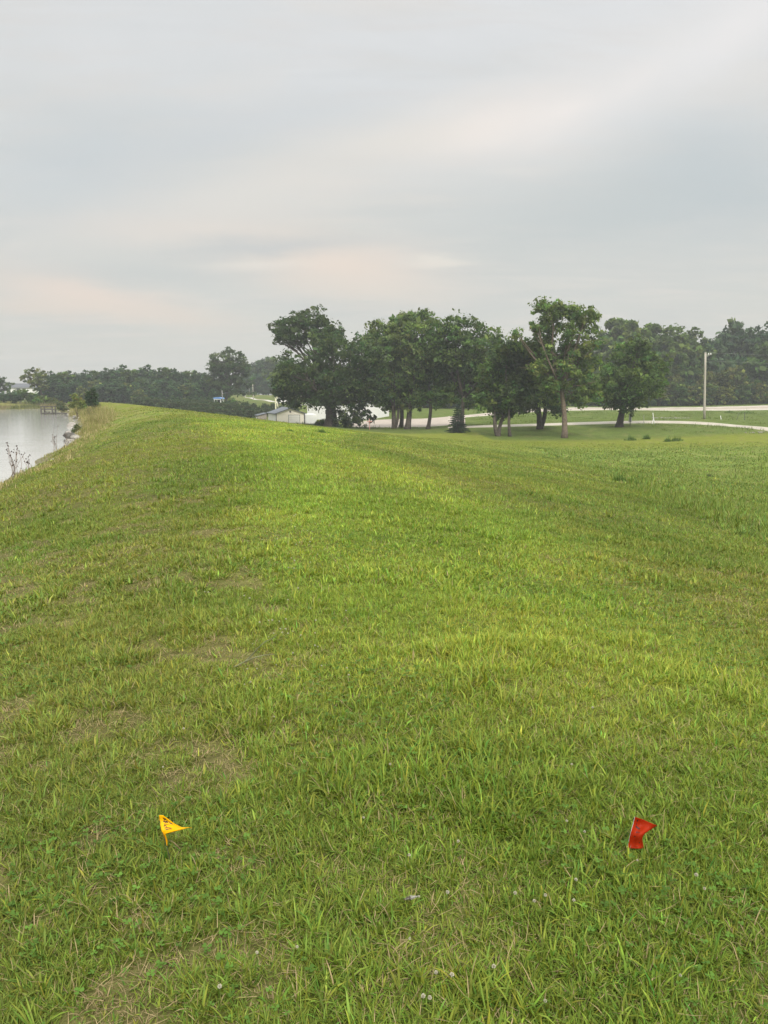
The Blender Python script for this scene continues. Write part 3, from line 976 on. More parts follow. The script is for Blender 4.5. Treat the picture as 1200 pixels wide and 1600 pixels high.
tree('broadleaf_tree', 'leftmost of the three slim trunks standing close together before the yard', (616, 669), 134,
     [(595, 520, 20, 18), (582, 536, 14, 18), (602, 552, 26, 26), (586, 584, 22, 24), (604, 610, 18, 18), (606, 634, 8, 8)], 'light', 12000, 7, group=G1, seed=21, forks=[(-1, 6), (7, 4)], fork_z=4.0)
tree('broadleaf_tree', 'middle one of the three slim trunks standing close together before the yard', (626, 670), 136,
     [(627, 505, 16, 13), (618, 518, 16, 14), (626, 545, 24, 24), (628, 585, 24, 28), (620, 618, 22, 18)], 'light', 10500, 7, group=G1, seed=22, gap=.1)
tree('broadleaf_tree', 'rightmost, thickest of the three trunks standing close together before the yard', (636, 671), 132,
     [(660, 502, 22, 14), (642, 500, 16, 10), (648, 528, 24, 22), (655, 560, 24, 26), (644, 595, 22, 26), (640, 625, 16, 14)], 'light', 12500, 9, group=G1, seed=23)
tree('broadleaf_tree', 'smaller lawn tree with one straight trunk in front of the gravel yard', (668, 671), 130,
     [(672, 598, 24, 22), (694, 618, 20, 17), (655, 622, 15, 13), (682, 575, 22, 20), (700, 590, 18, 20)], 'mid', 10000, 6, group=G1, seed=31)
tree('broadleaf_tree', 'big rounded dense tree standing behind the small spruce', (722, 669), 127,
     [(698, 518, 22, 18), (734, 516, 22, 17), (714, 550, 34, 32), (750, 550, 28, 30), (690, 555, 18, 26), (725, 592, 36, 26), (768, 535, 16, 18), (742, 622, 26, 15), (712, 505, 16, 10), (757, 590, 26, 26), (776, 560, 14, 16), (785, 580, 12, 18), (700, 575, 16, 18), (682, 514, 13, 13), (682, 538, 15, 20)],
     'mid', 25000, 7, group=G1, seed=32)
tree('broadleaf_tree', 'lawn tree with a forked trunk, right of the small spruce', (779, 681), 108,
     [(778, 606, 22, 20), (764, 626, 18, 14), (794, 622, 14, 16), (770, 584, 20, 18), (785, 645, 13, 8)], 'mid', 9500, 9, group=G1, seed=41, forks=[(-7, 5.5), (6, 5)], fork_z=2.6)
tree('broadleaf_tree', 'slim bent-trunk dark tree right of the forked trunk', (797, 682), 107,
     [(804, 566, 22, 22), (810, 606, 20, 20), (798, 632, 18, 11), (826, 562, 14, 20), (794, 548, 14, 15), (782, 572, 13, 18), (818, 588, 16, 16)], 'dark', 10000, 5, group=G1, seed=42, bend=-.35)
tree('broadleaf_tree', 'low spreading tree with a wide V-shaped trunk, left of the tallest tree', (843, 671), 119,
     [(838, 606, 24, 20), (824, 632, 14, 12), (858, 622, 18, 16), (872, 640, 10, 7), (845, 585, 20, 16)], 'dark', 9500, 11, group=G1, seed=43, forks=[(-4, 7), (9, 6)], fork_z=3.6)
tree('broadleaf_tree', 'tallest tree with a bare pale trunk and an open crown in two tufts', (882, 684), 104,
     [(850, 480, 14, 10), (868, 487, 15, 12), (896, 488, 16, 13), (918, 492, 16, 13), (858, 508, 20, 13), (836, 512, 9, 8), (908, 512, 22, 13), (850, 536, 22, 17), (922, 536, 16, 14), (872, 552, 24, 18), (838, 552, 15, 15), (900, 556, 24, 18), (806, 524, 9, 8), (814, 540, 12, 10), (880, 580, 26, 16), (914, 575, 16, 18), (865, 602, 18, 10), (898, 604, 20, 14), (846, 588, 16, 16), (906, 624, 18, 12), (858, 622, 14, 10), (924, 606, 12, 18), (840, 570, 16, 16), (888, 520, 14, 10)],
     'light', 23000, 9, group=G1, seed=51, mat=M_BARKPALE, gap=.22, fork_z=7.0, bend=-.5, size=.30, clump=.7, hollow=.3, bare=[(874, 612, 850, 606, 2.5), (880, 600, 890, 578, 3), (878, 575, 812, 574, 1.6)])
tree('broadleaf_tree', 'dense oval-crowned tree with a leaning trunk beside the pale drive', (967, 668), 119,
     [(988, 554, 24, 20), (966, 576, 24, 22), (1008, 572, 24, 22), (988, 596, 38, 28), (956, 606, 18, 20), (1020, 600, 18, 22), (978, 628, 28, 12), (1000, 538, 14, 10), (950, 588, 12, 14)], 'mid', 18500, 11, group=G1, seed=52, bend=.3)

# ---- shrub under the broad tree, spruce
def shrub(name, label, base_px, d, blobs_px, colr, n, size=.22, clump=.5, seed=1, gap=0.0, cat='shrub', group=None):
    b = at(base_px[0], base_px[1], d); x0, y0 = b[0], b[1]; z0 = hz(x0, y0)
    return shrub_at(name, label, (x0, y0, z0), d, [(at(q[0], q[1], d) - np.array([x0, y0, z0]), q[2] * d / F, q[3] * d / F) for q in blobs_px], colr, n, size, clump, seed, gap, cat, group)


def shrub_at(name, label, loc, d, bl, colr, n, size, clump, seed, gap, cat, group):
    rg = np.random.default_rng(seed)
    root = empty(name, loc, label, cat, group)
    B = np.array([(c[0], c[1] + rg.uniform(-.3, .3) * rx, c[2], rx, rx * .8, rz) for c, rx, rz in bl])
    G = Geo()
    for q in B:
        for k in range(4):
            tip = q[:3] + rg.normal(size=3) * q[3:6] * .45; tip[2] = max(tip[2], .2)
            G.tube(limb_path((rg.normal() * .12, rg.normal() * .12, -.1), tip, .04, rg, 5), np.linspace(.012 + .012 * q[5], .008, 5), 5)
    link('stem', G.mesh('stem', M_BARK, True), root)
    V, f, c = foliage(B, n, size, clump, GREENS[colr] if isinstance(colr, str) else colr, seed + 5, .3, gap)
    link('foliage', mesh_np('foliage', V, [f], c, M_LEAF), root)
    return root


shrub('shrub', 'dark spreading shrub at the foot of the broad low tree', (545, 669), 129.5,
      [(548, 656, 24, 12), (566, 650, 14, 12), (530, 650, 14, 14), (556, 638, 14, 9), (575, 656, 12, 9), (536, 662, 16, 7)], 'dark', 6000, .24, .42, 61, .30)
shrub('shrub', 'light green bush between the white trailer and the broad tree', (502, 668), 133, [(502, 662, 8, 6), (497, 664, 6, 4)], 'light', 1500, .2, .4, 62)


def spruce():
    b = at(715, 677, 117); x0, y0 = b[0], b[1]; z0 = hz(x0, y0); s = 117 / F
    root = empty('spruce_tree', (x0, y0, z0), 'small dark blue-green spruce on the lawn below the big rounded tree', 'spruce')
    rg = np.random.default_rng(5)
    H = 4.4
    G = Geo(); G.tube([(0, 0, -.2), (0, 0, H * .5), (0, 0, H * .97)], [.13, .08, .015], 7)
    Vs = []; Cs = []
    for k in range(15):
        f = k / 14; z = .25 + f * (H - .4); r = 1.75 * (1 - f) ** .8 + .10
        nb = int(9 + 10 * (1 - f))
        for j in range(nb):
            a = rg.uniform(0, 6.283); L = r * rg.uniform(.75, 1.1)
            dr = np.array([math.cos(a), math.sin(a), 0])
            tip = dr * L + np.array([0, 0, z - .18 * L])
            G.tube([(0, 0, z), dr * L * .5 + np.array([0, 0, z - .02]), tip], [.02, .014, .006], 4, False)
            n = int(40 * L) + 14
            u = rg.uniform(.15, 1.05, n)[:, None]
            p = dr * L * u + np.array([0, 0, 1]) * (z - .18 * L * u) + rg.normal(size=(n, 3)) * np.array([.10, .10, .05]) * (1.25 - u * .6)
            q = dr * .8 + rg.normal(size=(n, 3)) * .5; q /= np.linalg.norm(q, axis=1, keepdims=True)
            w = np.cross(q, rg.normal(size=(n, 3))); w /= np.linalg.norm(w, axis=1, keepdims=True)
            l = rg.uniform(.10, .2, n)[:, None]
            Vs.append(np.stack([p - q * l * .5, p + w * l * .22, p + q * l * .6, p - w * l * .22], 1).reshape(-1, 3))
            Cs.append(np.repeat(np.array(GREENS['spruce']) * rg.lognormal(0, .25, n)[:, None], 4, axis=0))
    V = np.concatenate(Vs)
    link('trunk', G.mesh('trunk', M_BARK), root)
    link('needles', mesh_np('needles', V, [np.arange(len(V)).reshape(-1, 4)], np.concatenate(Cs), M_LEAF), root)


spruce()

# ---- background trees: a few kinds built once, then copied
def proto_tree(kind, seed):
    """unit tree about 10 m tall at the origin"""
    rg = np.random.default_rng(seed)
    if kind == 'round': bl = [(0, 0, 6.6, 2.6, 2.6, 2.6), (-1.7, .4, 5.0, 2.0, 2.0, 2.0), (1.7, -.3, 5.2, 2.1, 2.1, 2.2), (.3, .9, 8.2, 1.7, 1.7, 1.5), (-.9, -1.2, 6.9, 1.8, 1.8, 1.9), (.4, -.6, 3.6, 2.6, 2.4, 1.8), (-.8, .2, 1.9, 2.2, 2.2, 1.6), (1.2, .3, 1.6, 2.0, 2.0, 1.5)]
    elif kind == 'tall': bl = [(0, 0, 8.4, 1.25, 1.2, 1.35), (-.9, .2, 6.8, 1.5, 1.4, 1.5), (.9, -.3, 6.6, 1.5, 1.4, 1.6), (0, .5, 5.0, 1.9, 1.8, 1.6), (-.3, -.5, 3.4, 1.9, 1.8, 1.6), (.2, .2, 1.7, 1.8, 1.7, 1.5), (.8, .1, 9.0, .7, .7, .8)]
    elif kind == 'airy': bl = [(-.7, 0, 8.7, .85, .8, .9), (.8, .2, 8.3, .9, .9, 1.0), (0, .2, 7.0, 1.3, 1.2, 1.0), (-1.4, -.2, 6.6, 1.1, 1.1, 1.0), (1.4, .3, 6.1, 1.2, 1.1, 1.1), (0, -.3, 5.0, 1.8, 1.7, 1.4), (.2, 0, 3.2, 1.9, 1.7, 1.6), (0, .2, 1.6, 1.8, 1.7, 1.4)]
    else: bl = [(0, 0, 4.6, 3.4, 3.0, 3.2), (-2.3, .3, 3.2, 2.3, 2.2, 2.4), (2.3, -.3, 3.4, 2.4, 2.2, 2.5), (.5, .6, 6.9, 2.2, 2.0, 2.0), (0, -1.2, 2.2, 2.8, 2.2, 2.0), (-1.3, -.5, 6.0, 1.9, 1.8, 1.9)]
    root = empty('woodland_tree', (0, 0, 0), 'x', 'tree')
    G = Geo(); B = np.array(bl)
    cm = np.array([0, 0, 4.0])
    G.tube([(0, 0, -.5), (.1, .05, 2), cm], [.26, .2, .15], 7)
    for q in B: G.tube(limb_path(cm * rg.uniform(.5, .95), q[:3] + np.array([0, 0, q[5] * .4]), -.04, rg, 5), np.linspace(.11, .02, 5), 5)
    link('trunk', G.mesh('trunk', M_BARK, True), root)
    return root, B


KINDS = {}
for i, (kind, colr, n, sz, cl, gp) in enumerate([('round', 'mid', 5600, .42, .65, 0), ('round', 'blue', 5600, .42, .65, 0), ('tall', 'light', 4600, .34, .5, .1), ('airy', 'light', 3800, .32, .48, .25),
                                                ('bushy', 'olive', 6200, .42, .65, 0), ('bushy', 'blue', 6200, .42, .7, 0), ('tall', 'dark', 4600, .36, .5, 0)]):
    root, B = proto_tree(kind, 200 + i)
    V, q, c = foliage(B, n, sz, cl, GREENS[colr], 300 + i, .4, gp, cvar=.36)
    link('crown', mesh_np('crown', V, [q], c, M_LEAF), root)
    KINDS[(kind, colr)] = [root, False]


def wood(kind, px, top, d, label, group, wscale=1.0, seed=0):
    """a copy of a background kind standing at pixel column px, its top reaching photo row top"""
    rg = np.random.default_rng(int(px * 7 + d * 13 + seed))
    p = at(px, 640, d); x, y = p[0], p[1]; z = hz(x, y)
    H = at(px, top, d)[2] - z
    s = H / 9.7
    ent = KINDS[kind]
    if not ent[1]:
        ent[1] = True; o = ent[0]; o.location = (x, y, z); o.rotation_euler = (0, 0, rg.uniform(0, 6.28)); o.scale = (s * wscale, s * wscale, s)
        o['label'] = label; o['group'] = group
    else:
        o = dup(ent[0], (x, y, z), rg.uniform(0, 6.28), (s * wscale, s * wscale, s), label, group)
    return o


RB, RG = ('round', 'blue'), ('round', 'mid'); TL, TD = ('tall', 'light'), ('tall', 'dark'); AL = ('airy', 'light'); BO, BB = ('bushy', 'olive'), ('bushy', 'blue')
WG = 'trees of the wood beyond the road'
wl = {RB: 'blue-green rounded tree in the wood behind the gravel road', RG: 'mid-green rounded tree in the wood behind the gravel road', TL: 'slim light green poplar-like tree in the wood behind the gravel road',
      TD: 'slim dark tree in the wood behind the gravel road', AL: 'thin-topped airy tree in the wood behind the gravel road', BO: 'low olive bushy tree at the front of the wood by the road', BB: 'dark blue-green bushy tree at the front of the wood by the road'}
for k, px, top, d, ws in [
        (TL, 955, 497, 222, 1.0), (TL, 973, 500, 220, 1.0), (TL, 986, 512, 226, 1.0), (TD, 940, 520, 224, 1.1), (TL, 1003, 512, 222, .9), (RG, 1022, 524, 224, .8), (AL, 1040, 508, 221, 1.0), (AL, 1058, 506, 223, 1.1), (AL, 1084, 514, 222, .9),
        (RG, 1066, 528, 219, .9), (RB, 1088, 532, 220, .9), (RG, 1030, 520, 220, 1.0), (AL, 1050, 520, 218, 1.1), (TL, 1012, 505, 224, 1.0), (TL, 966, 508, 219, 1.1), (RG, 1075, 540, 217, .8), (RG, 1042, 545, 216, .9), (RB, 1112, 524, 232, .9), (RB, 1132, 512, 236, .9), (TD, 1139, 501, 238, .8), (RB, 1152, 518, 234, .9), (RB, 1172, 522, 238, .9), (RB, 1192, 508, 236, 1.0), (RG, 1196, 530, 220, 1.0), (RB, 1222, 505, 232, 1.0), (RG, 1250, 520, 226, 1.0), (RB, 1285, 512, 230, 1.1), (RG, 1320, 520, 226, 1.1),
        (BB, 905, 585, 213, .9), (BO, 935, 570, 214, .9), (BB, 950, 590, 211, .8), (BB, 1020, 580, 212, .8), (BO, 1050, 575, 213, .8), (BB, 1075, 590, 211, .8), (BO, 1100, 570, 213, .8), (BB, 1120, 600, 210, .9), (BO, 1140, 563, 213, .9), (BB, 1165, 590, 211, .8), (BO, 1185, 592, 209, .7), (BB, 1205, 590, 211, .9), (BO, 1235, 585, 211, .9), (BB, 1270, 590, 211, .9), (BO, 1310, 590, 211, 1.0),
        (RG, 905, 540, 226, 1.0), (RG, 920, 550, 220, .9), (TD, 890, 545, 224, 1.1), (RG, 868, 550, 226, 1.0), (RB, 838, 538, 228, 1.0), (RG, 812, 540, 230, 1.0), (BB, 880, 590, 216, .9), (BB, 845, 592, 216, .9), (BO, 812, 592, 216, .9), (BB, 780, 590, 217, .9),
        (RG, 785, 538, 232, 1.0), (RB, 752, 536, 234, 1.0), (RG, 718, 540, 236, 1.0), (RB, 684, 538, 238, 1.0), (BO, 742, 600, 221, .8), (BO, 706, 605, 224, .8), (BB, 668, 600, 228, .8), (RG, 648, 545, 240, 1.0), (RB, 612, 560, 246, 1.0), (RG, 578, 570, 250, 1.0), (RB, 544, 575, 255, 1.0)]:
    wood(k, px, top, d, wl[k], WG, ws)

wr = np.random.default_rng(55)
UG = 'understory bushes of the wood beyond the road'
for i, px in enumerate(np.arange(548, 1330, 13.0)):
    k = (BB, BO, BB, RG)[i % 4]
    wood(k, px + wr.uniform(-4, 4), wr.uniform(596, 616), (209.5 if px > 890 else 222) + wr.uniform(-1, 2), 'low understory bush along the foot of the wood behind the gravel road', UG, 1.25)

LG = 'trees of the far wood beyond the dam end'
ll = {RB: 'blue-green rounded tree in the far wood beyond the end of the dam', RG: 'mid-green rounded tree in the far wood beyond the end of the dam', BB: 'low dark bushy tree in the far wood beyond the end of the dam', BO: 'low olive bushy tree in the far wood beyond the end of the dam',
      TD: 'slim dark tree in the far wood beyond the end of the dam'}
for k, px, top, d, ws in [
        (RB, 84, 582, 240, 1.2), (RG, 100, 580, 246, 1.2), (RB, 118, 581, 250, 1.2), (RB, 136, 580, 248, 1.1), (RG, 152, 578, 254, 1.2), (RB, 170, 577, 252, 1.2), (RB, 188, 572, 256, 1.2), (RG, 206, 576, 252, 1.1), (RB, 226, 572, 256, 1.2), (RB, 246, 577, 254, 1.1), (RG, 262, 573, 256, 1.1), (RB, 280, 578, 252, 1.1), (RG, 296, 578, 256, 1.2), (RB, 314, 581, 250, 1.1), (RB, 328, 584, 247, 1.0),
        (BB, 78, 596, 232, 1.2), (BB, 105, 598, 232, 1.2), (BO, 130, 600, 230, 1.0), (BB, 160, 598, 233, 1.2), (BB, 195, 598, 233, 1.2), (BO, 218, 604, 228, .9), (BB, 240, 600, 231, 1.1), (BB, 275, 602, 231, 1.1), (BB, 310, 602, 230, 1.1), (BB, 335, 606, 228, 1.0)]:
    wood(k, px, top, d, ll[k], LG, ws)
for i, px in enumerate(np.arange(74, 345, 12.0)):
    wood((BB, RB, BO, RG)[i % 4], px + wr.uniform(-4, 4), wr.uniform(588, 602), 236 + wr.uniform(-4, 8), 'low understory bush at the foot of the far wood beyond the dam', 'understory bushes of the far wood', 1.3)
HG = 'hazy trees behind the far lane'
for k, px, top, d, ws in [(RB, 398, 566, 345, 1.1), (RB, 412, 560, 350, 1.0), (RG, 428, 557, 348, 1.1), (RB, 442, 560, 352, 1.0), (RB, 462, 566, 350, 1.1), (RG, 486, 570, 345, 1.1), (RB, 510, 572, 340, 1.1), (BB, 420, 585, 338, 1.1), (BB, 445, 588, 335, 1.1), (BB, 384, 585, 336, 1.0), (BB, 475, 595, 330, 1.0), (BO, 455, 598, 300, .7)]:
    wood(k, px, top, d, 'hazy blue-green tree beyond the lane at the far slope', HG, ws)
tree('broadleaf_tree', 'tall dense rounded tree standing above the left far treeline', (356, 626), 236, [(348, 563, 20, 14), (370, 566, 16, 14), (337, 574, 10, 14), (357, 582, 28, 16), (360, 603, 26, 16), (378, 576, 9, 14), (340, 598, 14, 14)], 'dark', 11000, 9, seed=81, size=.5, clump=1.1)
tree('broadleaf_tree', 'airy thin-leaved tree at the left end of the far treeline', (66, 620), 226, [(55, 583, 12, 7), (45, 592, 8, 6), (62, 590, 10, 8), (68, 583, 7, 5), (56, 600, 10, 7), (42, 584, 6, 4), (66, 603, 7, 6)], 'olive', 3000, 3, seed=82, size=.42, clump=.6, gap=.30)
tree('broadleaf_tree', 'half-seen airy tree at the left picture edge before the grey roof', (4, 624), 236, [(2, 598, 8, 6), (14, 602, 6, 3.5), (-8, 596, 10, 8), (5, 608, 6, 5)], 'dark', 2600, 3, seed=83, size=.42, clump=.6, gap=.2)

FS = 'bushes on the far lake shore'
for i, (px, py, d, rx, rz, c, lb) in enumerate([(8, 619, 205, 13, 11, 'blue', 'dark low bush below the long grey-roofed building'), (24, 619, 204, 11, 10, 'blue', 'second dark low bush below the grey-roofed building, next right'),
                                                (40, 617, 206, 12, 9, 'mid', 'fresh green bush under the right end of the grey roof'), (31, 616.5, 210, 12, 7.5, 'mid', 'green bush close under the middle of the grey roof'), (-14, 620, 205, 14, 10, 'blue', 'dark bush cut by the left picture edge on the far shore'),
                                                (59, 630, 181, 6, 6, 'mid', 'small green bush at the waterline left of the fishing dock'), (78, 628, 190, 12, 6, 'olive', 'low tan-green bush behind the fishing dock'), (68, 624, 200, 10, 7, 'olive', 'brownish bush at the foot of the airy tree'), (52, 622, 204, 8, 8, 'mid', 'light bush between the airy tree and the green bush')]):
    shrub('shrub', lb, (px, py + rz, ), d, [(px, py, rx, rz), (px - rx * .5, py + rz * .3, rx * .6, rz * .7), (px + rx * .5, py + rz * .3, rx * .6, rz * .7)], c, 1500, .34, .55, 90 + i, group=FS)

# ---- shrub belt beyond the dam (willow-like shrubs)
HB = 'shrub belt beyond the dam'
bx = np.random.default_rng(77)
first = None
belt = [(px, row) for row in (0, 1, 2) for px in range(216 + row * 40, 470, 15)]
for i, (px, row) in enumerate(belt):
    d = (196, 186, 177)[row] + bx.uniform(-2, 2); pxx = px + bx.uniform(-4, 4)
    topy = np.interp(pxx, [210, 260, 300, 340, 400, 440, 480], [(620, 622, 624, 627, 630, 633, 636), (624, 626, 628, 630, 634, 638, 641), (628, 631, 634, 637, 641, 645, 648)][row]) + bx.uniform(-1.5, 1.5)
    if row == 2 and pxx > 405: continue
    if row == 1 and pxx > 440: continue
    p = at(pxx, 640, d); x, y = p[0], p[1]; z = hz(x, y); H = max(1.2, at(pxx, topy, d)[2] - z)
    lab = ('rounded green shrub in the back row of the shrub belt beyond the dam', 'rounded green shrub in the middle row of the shrub belt beyond the dam', 'rounded dark shrub in the front row of the shrub belt beyond the dam')[row]
    if first is None:
        first = shrub_at('shrub', lab, (x, y, z), d, [((0, 0, 1.3), 1.7, 1.15), ((-.9, 0, .9), 1.1, .9), ((.9, .2, .9), 1.1, .9), ((.1, 0, 2.0), .9, .55)], (.062, .084, .036), 3200, .24, .42, 400, 0, 'shrub', HB)
        first.scale = (H / 2.5,) * 3; first.rotation_euler.z = bx.uniform(0, 6.28)
    else:
        k = H / 2.5; ws = max(k, .9)
        dup(first, (x, y, z), bx.uniform(0, 6.28), (ws, ws, k), lab, HB)
shrub('shrub', 'rounded lighter green bush at the bend of the lane', (362, 632), 214, [(362, 627, 6, 5)], 'light', 900, .28, .5, 420)

# ---- plants on the lake bank
shrub('shrub', 'dark green cedar-like bush on the left crest of the dam', tuple((142, 637)), 98, [(143, 626, 9, 9), (146, 616, 7, 8), (138, 619, 6, 7), (148, 631, 7, 5)], (.045, .075, .032), 4200, .13, .28, 430)
shrub('shrub', 'pale grey-green bush overhanging the water beside the dock', (97, 642), 139, [(95, 633, 7, 6), (100, 637, 6, 5), (91, 638, 5, 3)], (.13, .15, .075), 2600, .15, .3, 431)
shrub('shrub', 'yellow-green leafy weed patch on the bank above the rocks', (122, 640), 108, [(121, 627, 9, 6), (128, 633, 8, 6), (113, 633, 6, 5), (116, 620, 4, 4)], (.15, .18, .05), 3600, .12, .26, 432)
shrub('shrub', 'low green weeds between the pale rocks', (120, 672), 72, [(121, 668, 5, 4), (116, 673, 4, 3), (128, 676, 4, 4)], (.09, .12, .035), 1600, .09, .18, 433)


def dead_weed(px, py, d, lab, n, hpx, seed):
    rg = np.random.default_rng(seed)
    b = at(px, py, d); x0, y0 = b[0], b[1]; z0 = hz(x0, y0)
    root = empty('dead_weed', (x0, y0, z0), lab, 'weed', 'dead weeds on the lake bank')
    G = Geo(); heads = []
    for k in range(n):
        H = hpx * d / F * rg.uniform(.45, 1.0); a = rg.uniform(0, 6.28); ln = rg.uniform(.05, .5) * H
        tip = np.array([math.cos(a) * ln, math.sin(a) * ln * .6, H]); b0 = np.array([rg.normal() * .10, rg.normal() * .10, -.05])
        P = limb_path(b0, tip, 0.0, rg, 6)
        G.tube(P, np.linspace(.009, .005, 6), 5)
        for j in range(rg.integers(2, 5)):
            q = P[rg.integers(2, 6)]; e = q + np.array([rg.normal() * .10, rg.normal() * .06, rg.uniform(.05, .16)])
            G.tube([q, e], [.006, .004], 4)
            rr = rg.uniform(.018, .034)
            heads.append((e, rr))
        heads.append((P[-1], .026))
    stem = link('stem', G.mesh('stem', M_DEAD), root)
    for (q, rr) in heads:
        Hd = Geo(); Hd.tube([q + (0, 0, -rr), q, q + (0, 0, rr)], [rr * .4, rr, rr * .35], 6); link('seed_head', Hd.mesh('seed_head', M_SEED, True), stem)


M_DEAD = simple('dead_stem', (.17, .12, .085), .9); M_SEED = simple('dark_seed_head', (.055, .04, .032), .95)
dead_weed(24, 742, 33.0, 'tall clump of dead brown stems with seed heads at the left edge by the water', 11, 52, 1)
dead_weed(88, 716, 44.5, 'thin dead stems on the bank below the dark slab', 5, 40, 2)
dead_weed(103, 708, 50, 'sparse short dead stems beside the shore, nearest the dark slab', 4, 32, 3)
dead_weed(47, 738, 35.5, 'low dead twigs at the bank, right of the tall dead clump', 4, 20, 4)

# ---- weeds in the meadow
WC = 'weed clumps in the lower meadow'
def weed(px, py, rx, rz, lab, seed, colr=(.100, .165, .036), n=900, size=None):
    g = ground_at(px, py); d = g[1]; m = d / F
    rg = np.random.default_rng(seed); n = 210
    root = empty('weed_clump', tuple(g), lab, 'weed', WC)
    th = rg.uniform(0, 6.283, n); rr = np.sqrt(rg.uniform(0, 1, n))
    x = rg.normal(size=n) * rx * m * .55; y = rg.normal(size=n) * rx * m * .5; rr = np.clip(np.hypot(x, y) / (rx * m), 0, 1.5)
    h = rz * m * 1.6 * (1.05 - .6 * rr) * rg.lognormal(-.15, .3, n)
    c = np.array(colr) * rg.lognormal(0, .25, n)[:, None]
    w = max(.012, .55 * m)
    v, q, t_, c = blade_mesh(x, y, height(x + g[0], y + g[1]) - g[2] - .03, h, w * rg.uniform(.7, 1.4, n), th + rg.normal(0, .8, n), np.abs(rg.normal(.3, .2, n)), np.abs(rg.normal(.6, .4, n)), c, 2)
    link('leaves', mesh_np('leaves', v, q + t_, c, M_BLADE), root)


weed(968, 752, 11, 13, 'upright weed clump at the mown edge, left one of two', 501); weed(996, 758, 18, 10, 'broad green weed clump at the mown edge, right one of two', 502)
weed(1165, 838, 20, 14, 'coarse grassy clump at the right edge of the mown slope', 503); weed(985, 688, 9, 6, 'dark weed clump in the flat meadow before the drive sign', 504)
weed(1010, 686, 5, 7, 'narrow dark weed clump in the flat meadow before the leaning marker', 505); weed(1043, 690, 5, 6, 'small dark weed clump, left of the widest one in the flat meadow', 506); weed(1056, 689, 10, 6, 'widest dark weed clump in the flat meadow', 507)
weed(1108, 745, 7, 5, 'pale tufted weed halfway down the rough slope', 508, (.11, .14, .05)); weed(454, 674, 6, 4, 'dark tuft on the dam shoulder below the cream shed', 509); weed(502, 676, 7, 6, 'dark tuft on the dam shoulder below the white trailer', 510)
weed(1165, 646, 16, 4, 'dark brush at the road edge right of the utility pole', 511); weed(1140, 645, 8, 3, 'low dark brush at the near road edge', 512)

# ------------------------------------------------------------------ rocks and slab on the shore
def rock(px, py, d, sx, sy, sz, mat, lab, seed, tilt=0.0, yaw=0.0):
    rg = np.random.default_rng(seed)
    b = at(px, py, d); x0, y0 = b[0], b[1]
    z0 = max(hz(x0, y0), WATER - .1)
    bm = bmesh.new(); bmesh.ops.create_icosphere(bm, subdivisions=3, radius=1)
    k = rg.normal(size=(7, 3)); k /= np.linalg.norm(k, axis=1, keepdims=True)
    for v in bm.verts:
        p = np.array(v.co)
        for kk in k:                                   # planar cuts give broken faces
            h = p @ kk - .62
            if h > 0: p = p - kk * h * .85
        p = p * np.array([sx, sy, sz]) + rg.normal(size=3) * .012
        v.co = Vector(p)
    me = bpy.data.meshes.new('rock'); bm.to_mesh(me); bm.free(); me.materials.append(mat)
    o = link('rock', me); o.location = (x0, y0, z0 + sz * .35); o.rotation_euler = (tilt, tilt * .6, yaw)
    return tag(o, lab, 'rock', 'rocks along the lake shore')


rock(112, 684, 63, .95, .6, .34, M_ROCKDARK, 'big dark slab tipped into the water', 1, .25, .5)
rock(112, 661, 86, .55, .5, .42, M_ROCKPALE, 'pale pinkish boulder above the water, farthest of the pale rocks', 2, .1)
rock(125, 672, 73, .50, .40, .34, M_ROCKPALE, 'pale angular block behind the dark slab', 3, .2, .4)
rock(109, 673, 72, .40, .25, .20, M_ROCKPALE, 'narrow pale rock at the waterline behind the dark slab', 4, .4, .2)
rock(118, 687, 61, .45, .4, .25, M_ROCK, 'grey stone against the right side of the dark slab', 5, .1)
a0_ = math.atan2(-CY, -CX); rgk = np.random.default_rng(9)
for i in range(46):
    s = rgk.uniform(60, 150) if i < 38 else rgk.uniform(24, 58)
    t = float(shore_t(np.array([s]))[0]) + rgk.uniform(-.35, 1.1)
    x = CX + (R + t) * math.cos(a0_ + s / R); y = CY + (R + t) * math.sin(a0_ + s / R)
    k = rgk.uniform(.14, .42) * (1 if i < 38 else .5)
    o = rock(600, 700, 50, k * rgk.uniform(.8, 1.5), k, k * rgk.uniform(.5, .9), (M_ROCK, M_ROCK, M_ROCKDARK, M_ROCKPALE)[i % 4 if i % 8 else 0], 'grey riprap stone along the waterline of the dam', 100 + i, rgk.uniform(-.3, .3), rgk.uniform(0, 6))
    o['label'] = ('grey riprap stone along the waterline of the dam', 'grey riprap stone along the waterline of the dam', 'dark riprap stone along the waterline of the dam', 'pale riprap stone along the waterline of the dam')[i % 4 if i % 8 else 0]
    o.location = (x, y, max(hz(x, y), WATER - .08) + k * .12)

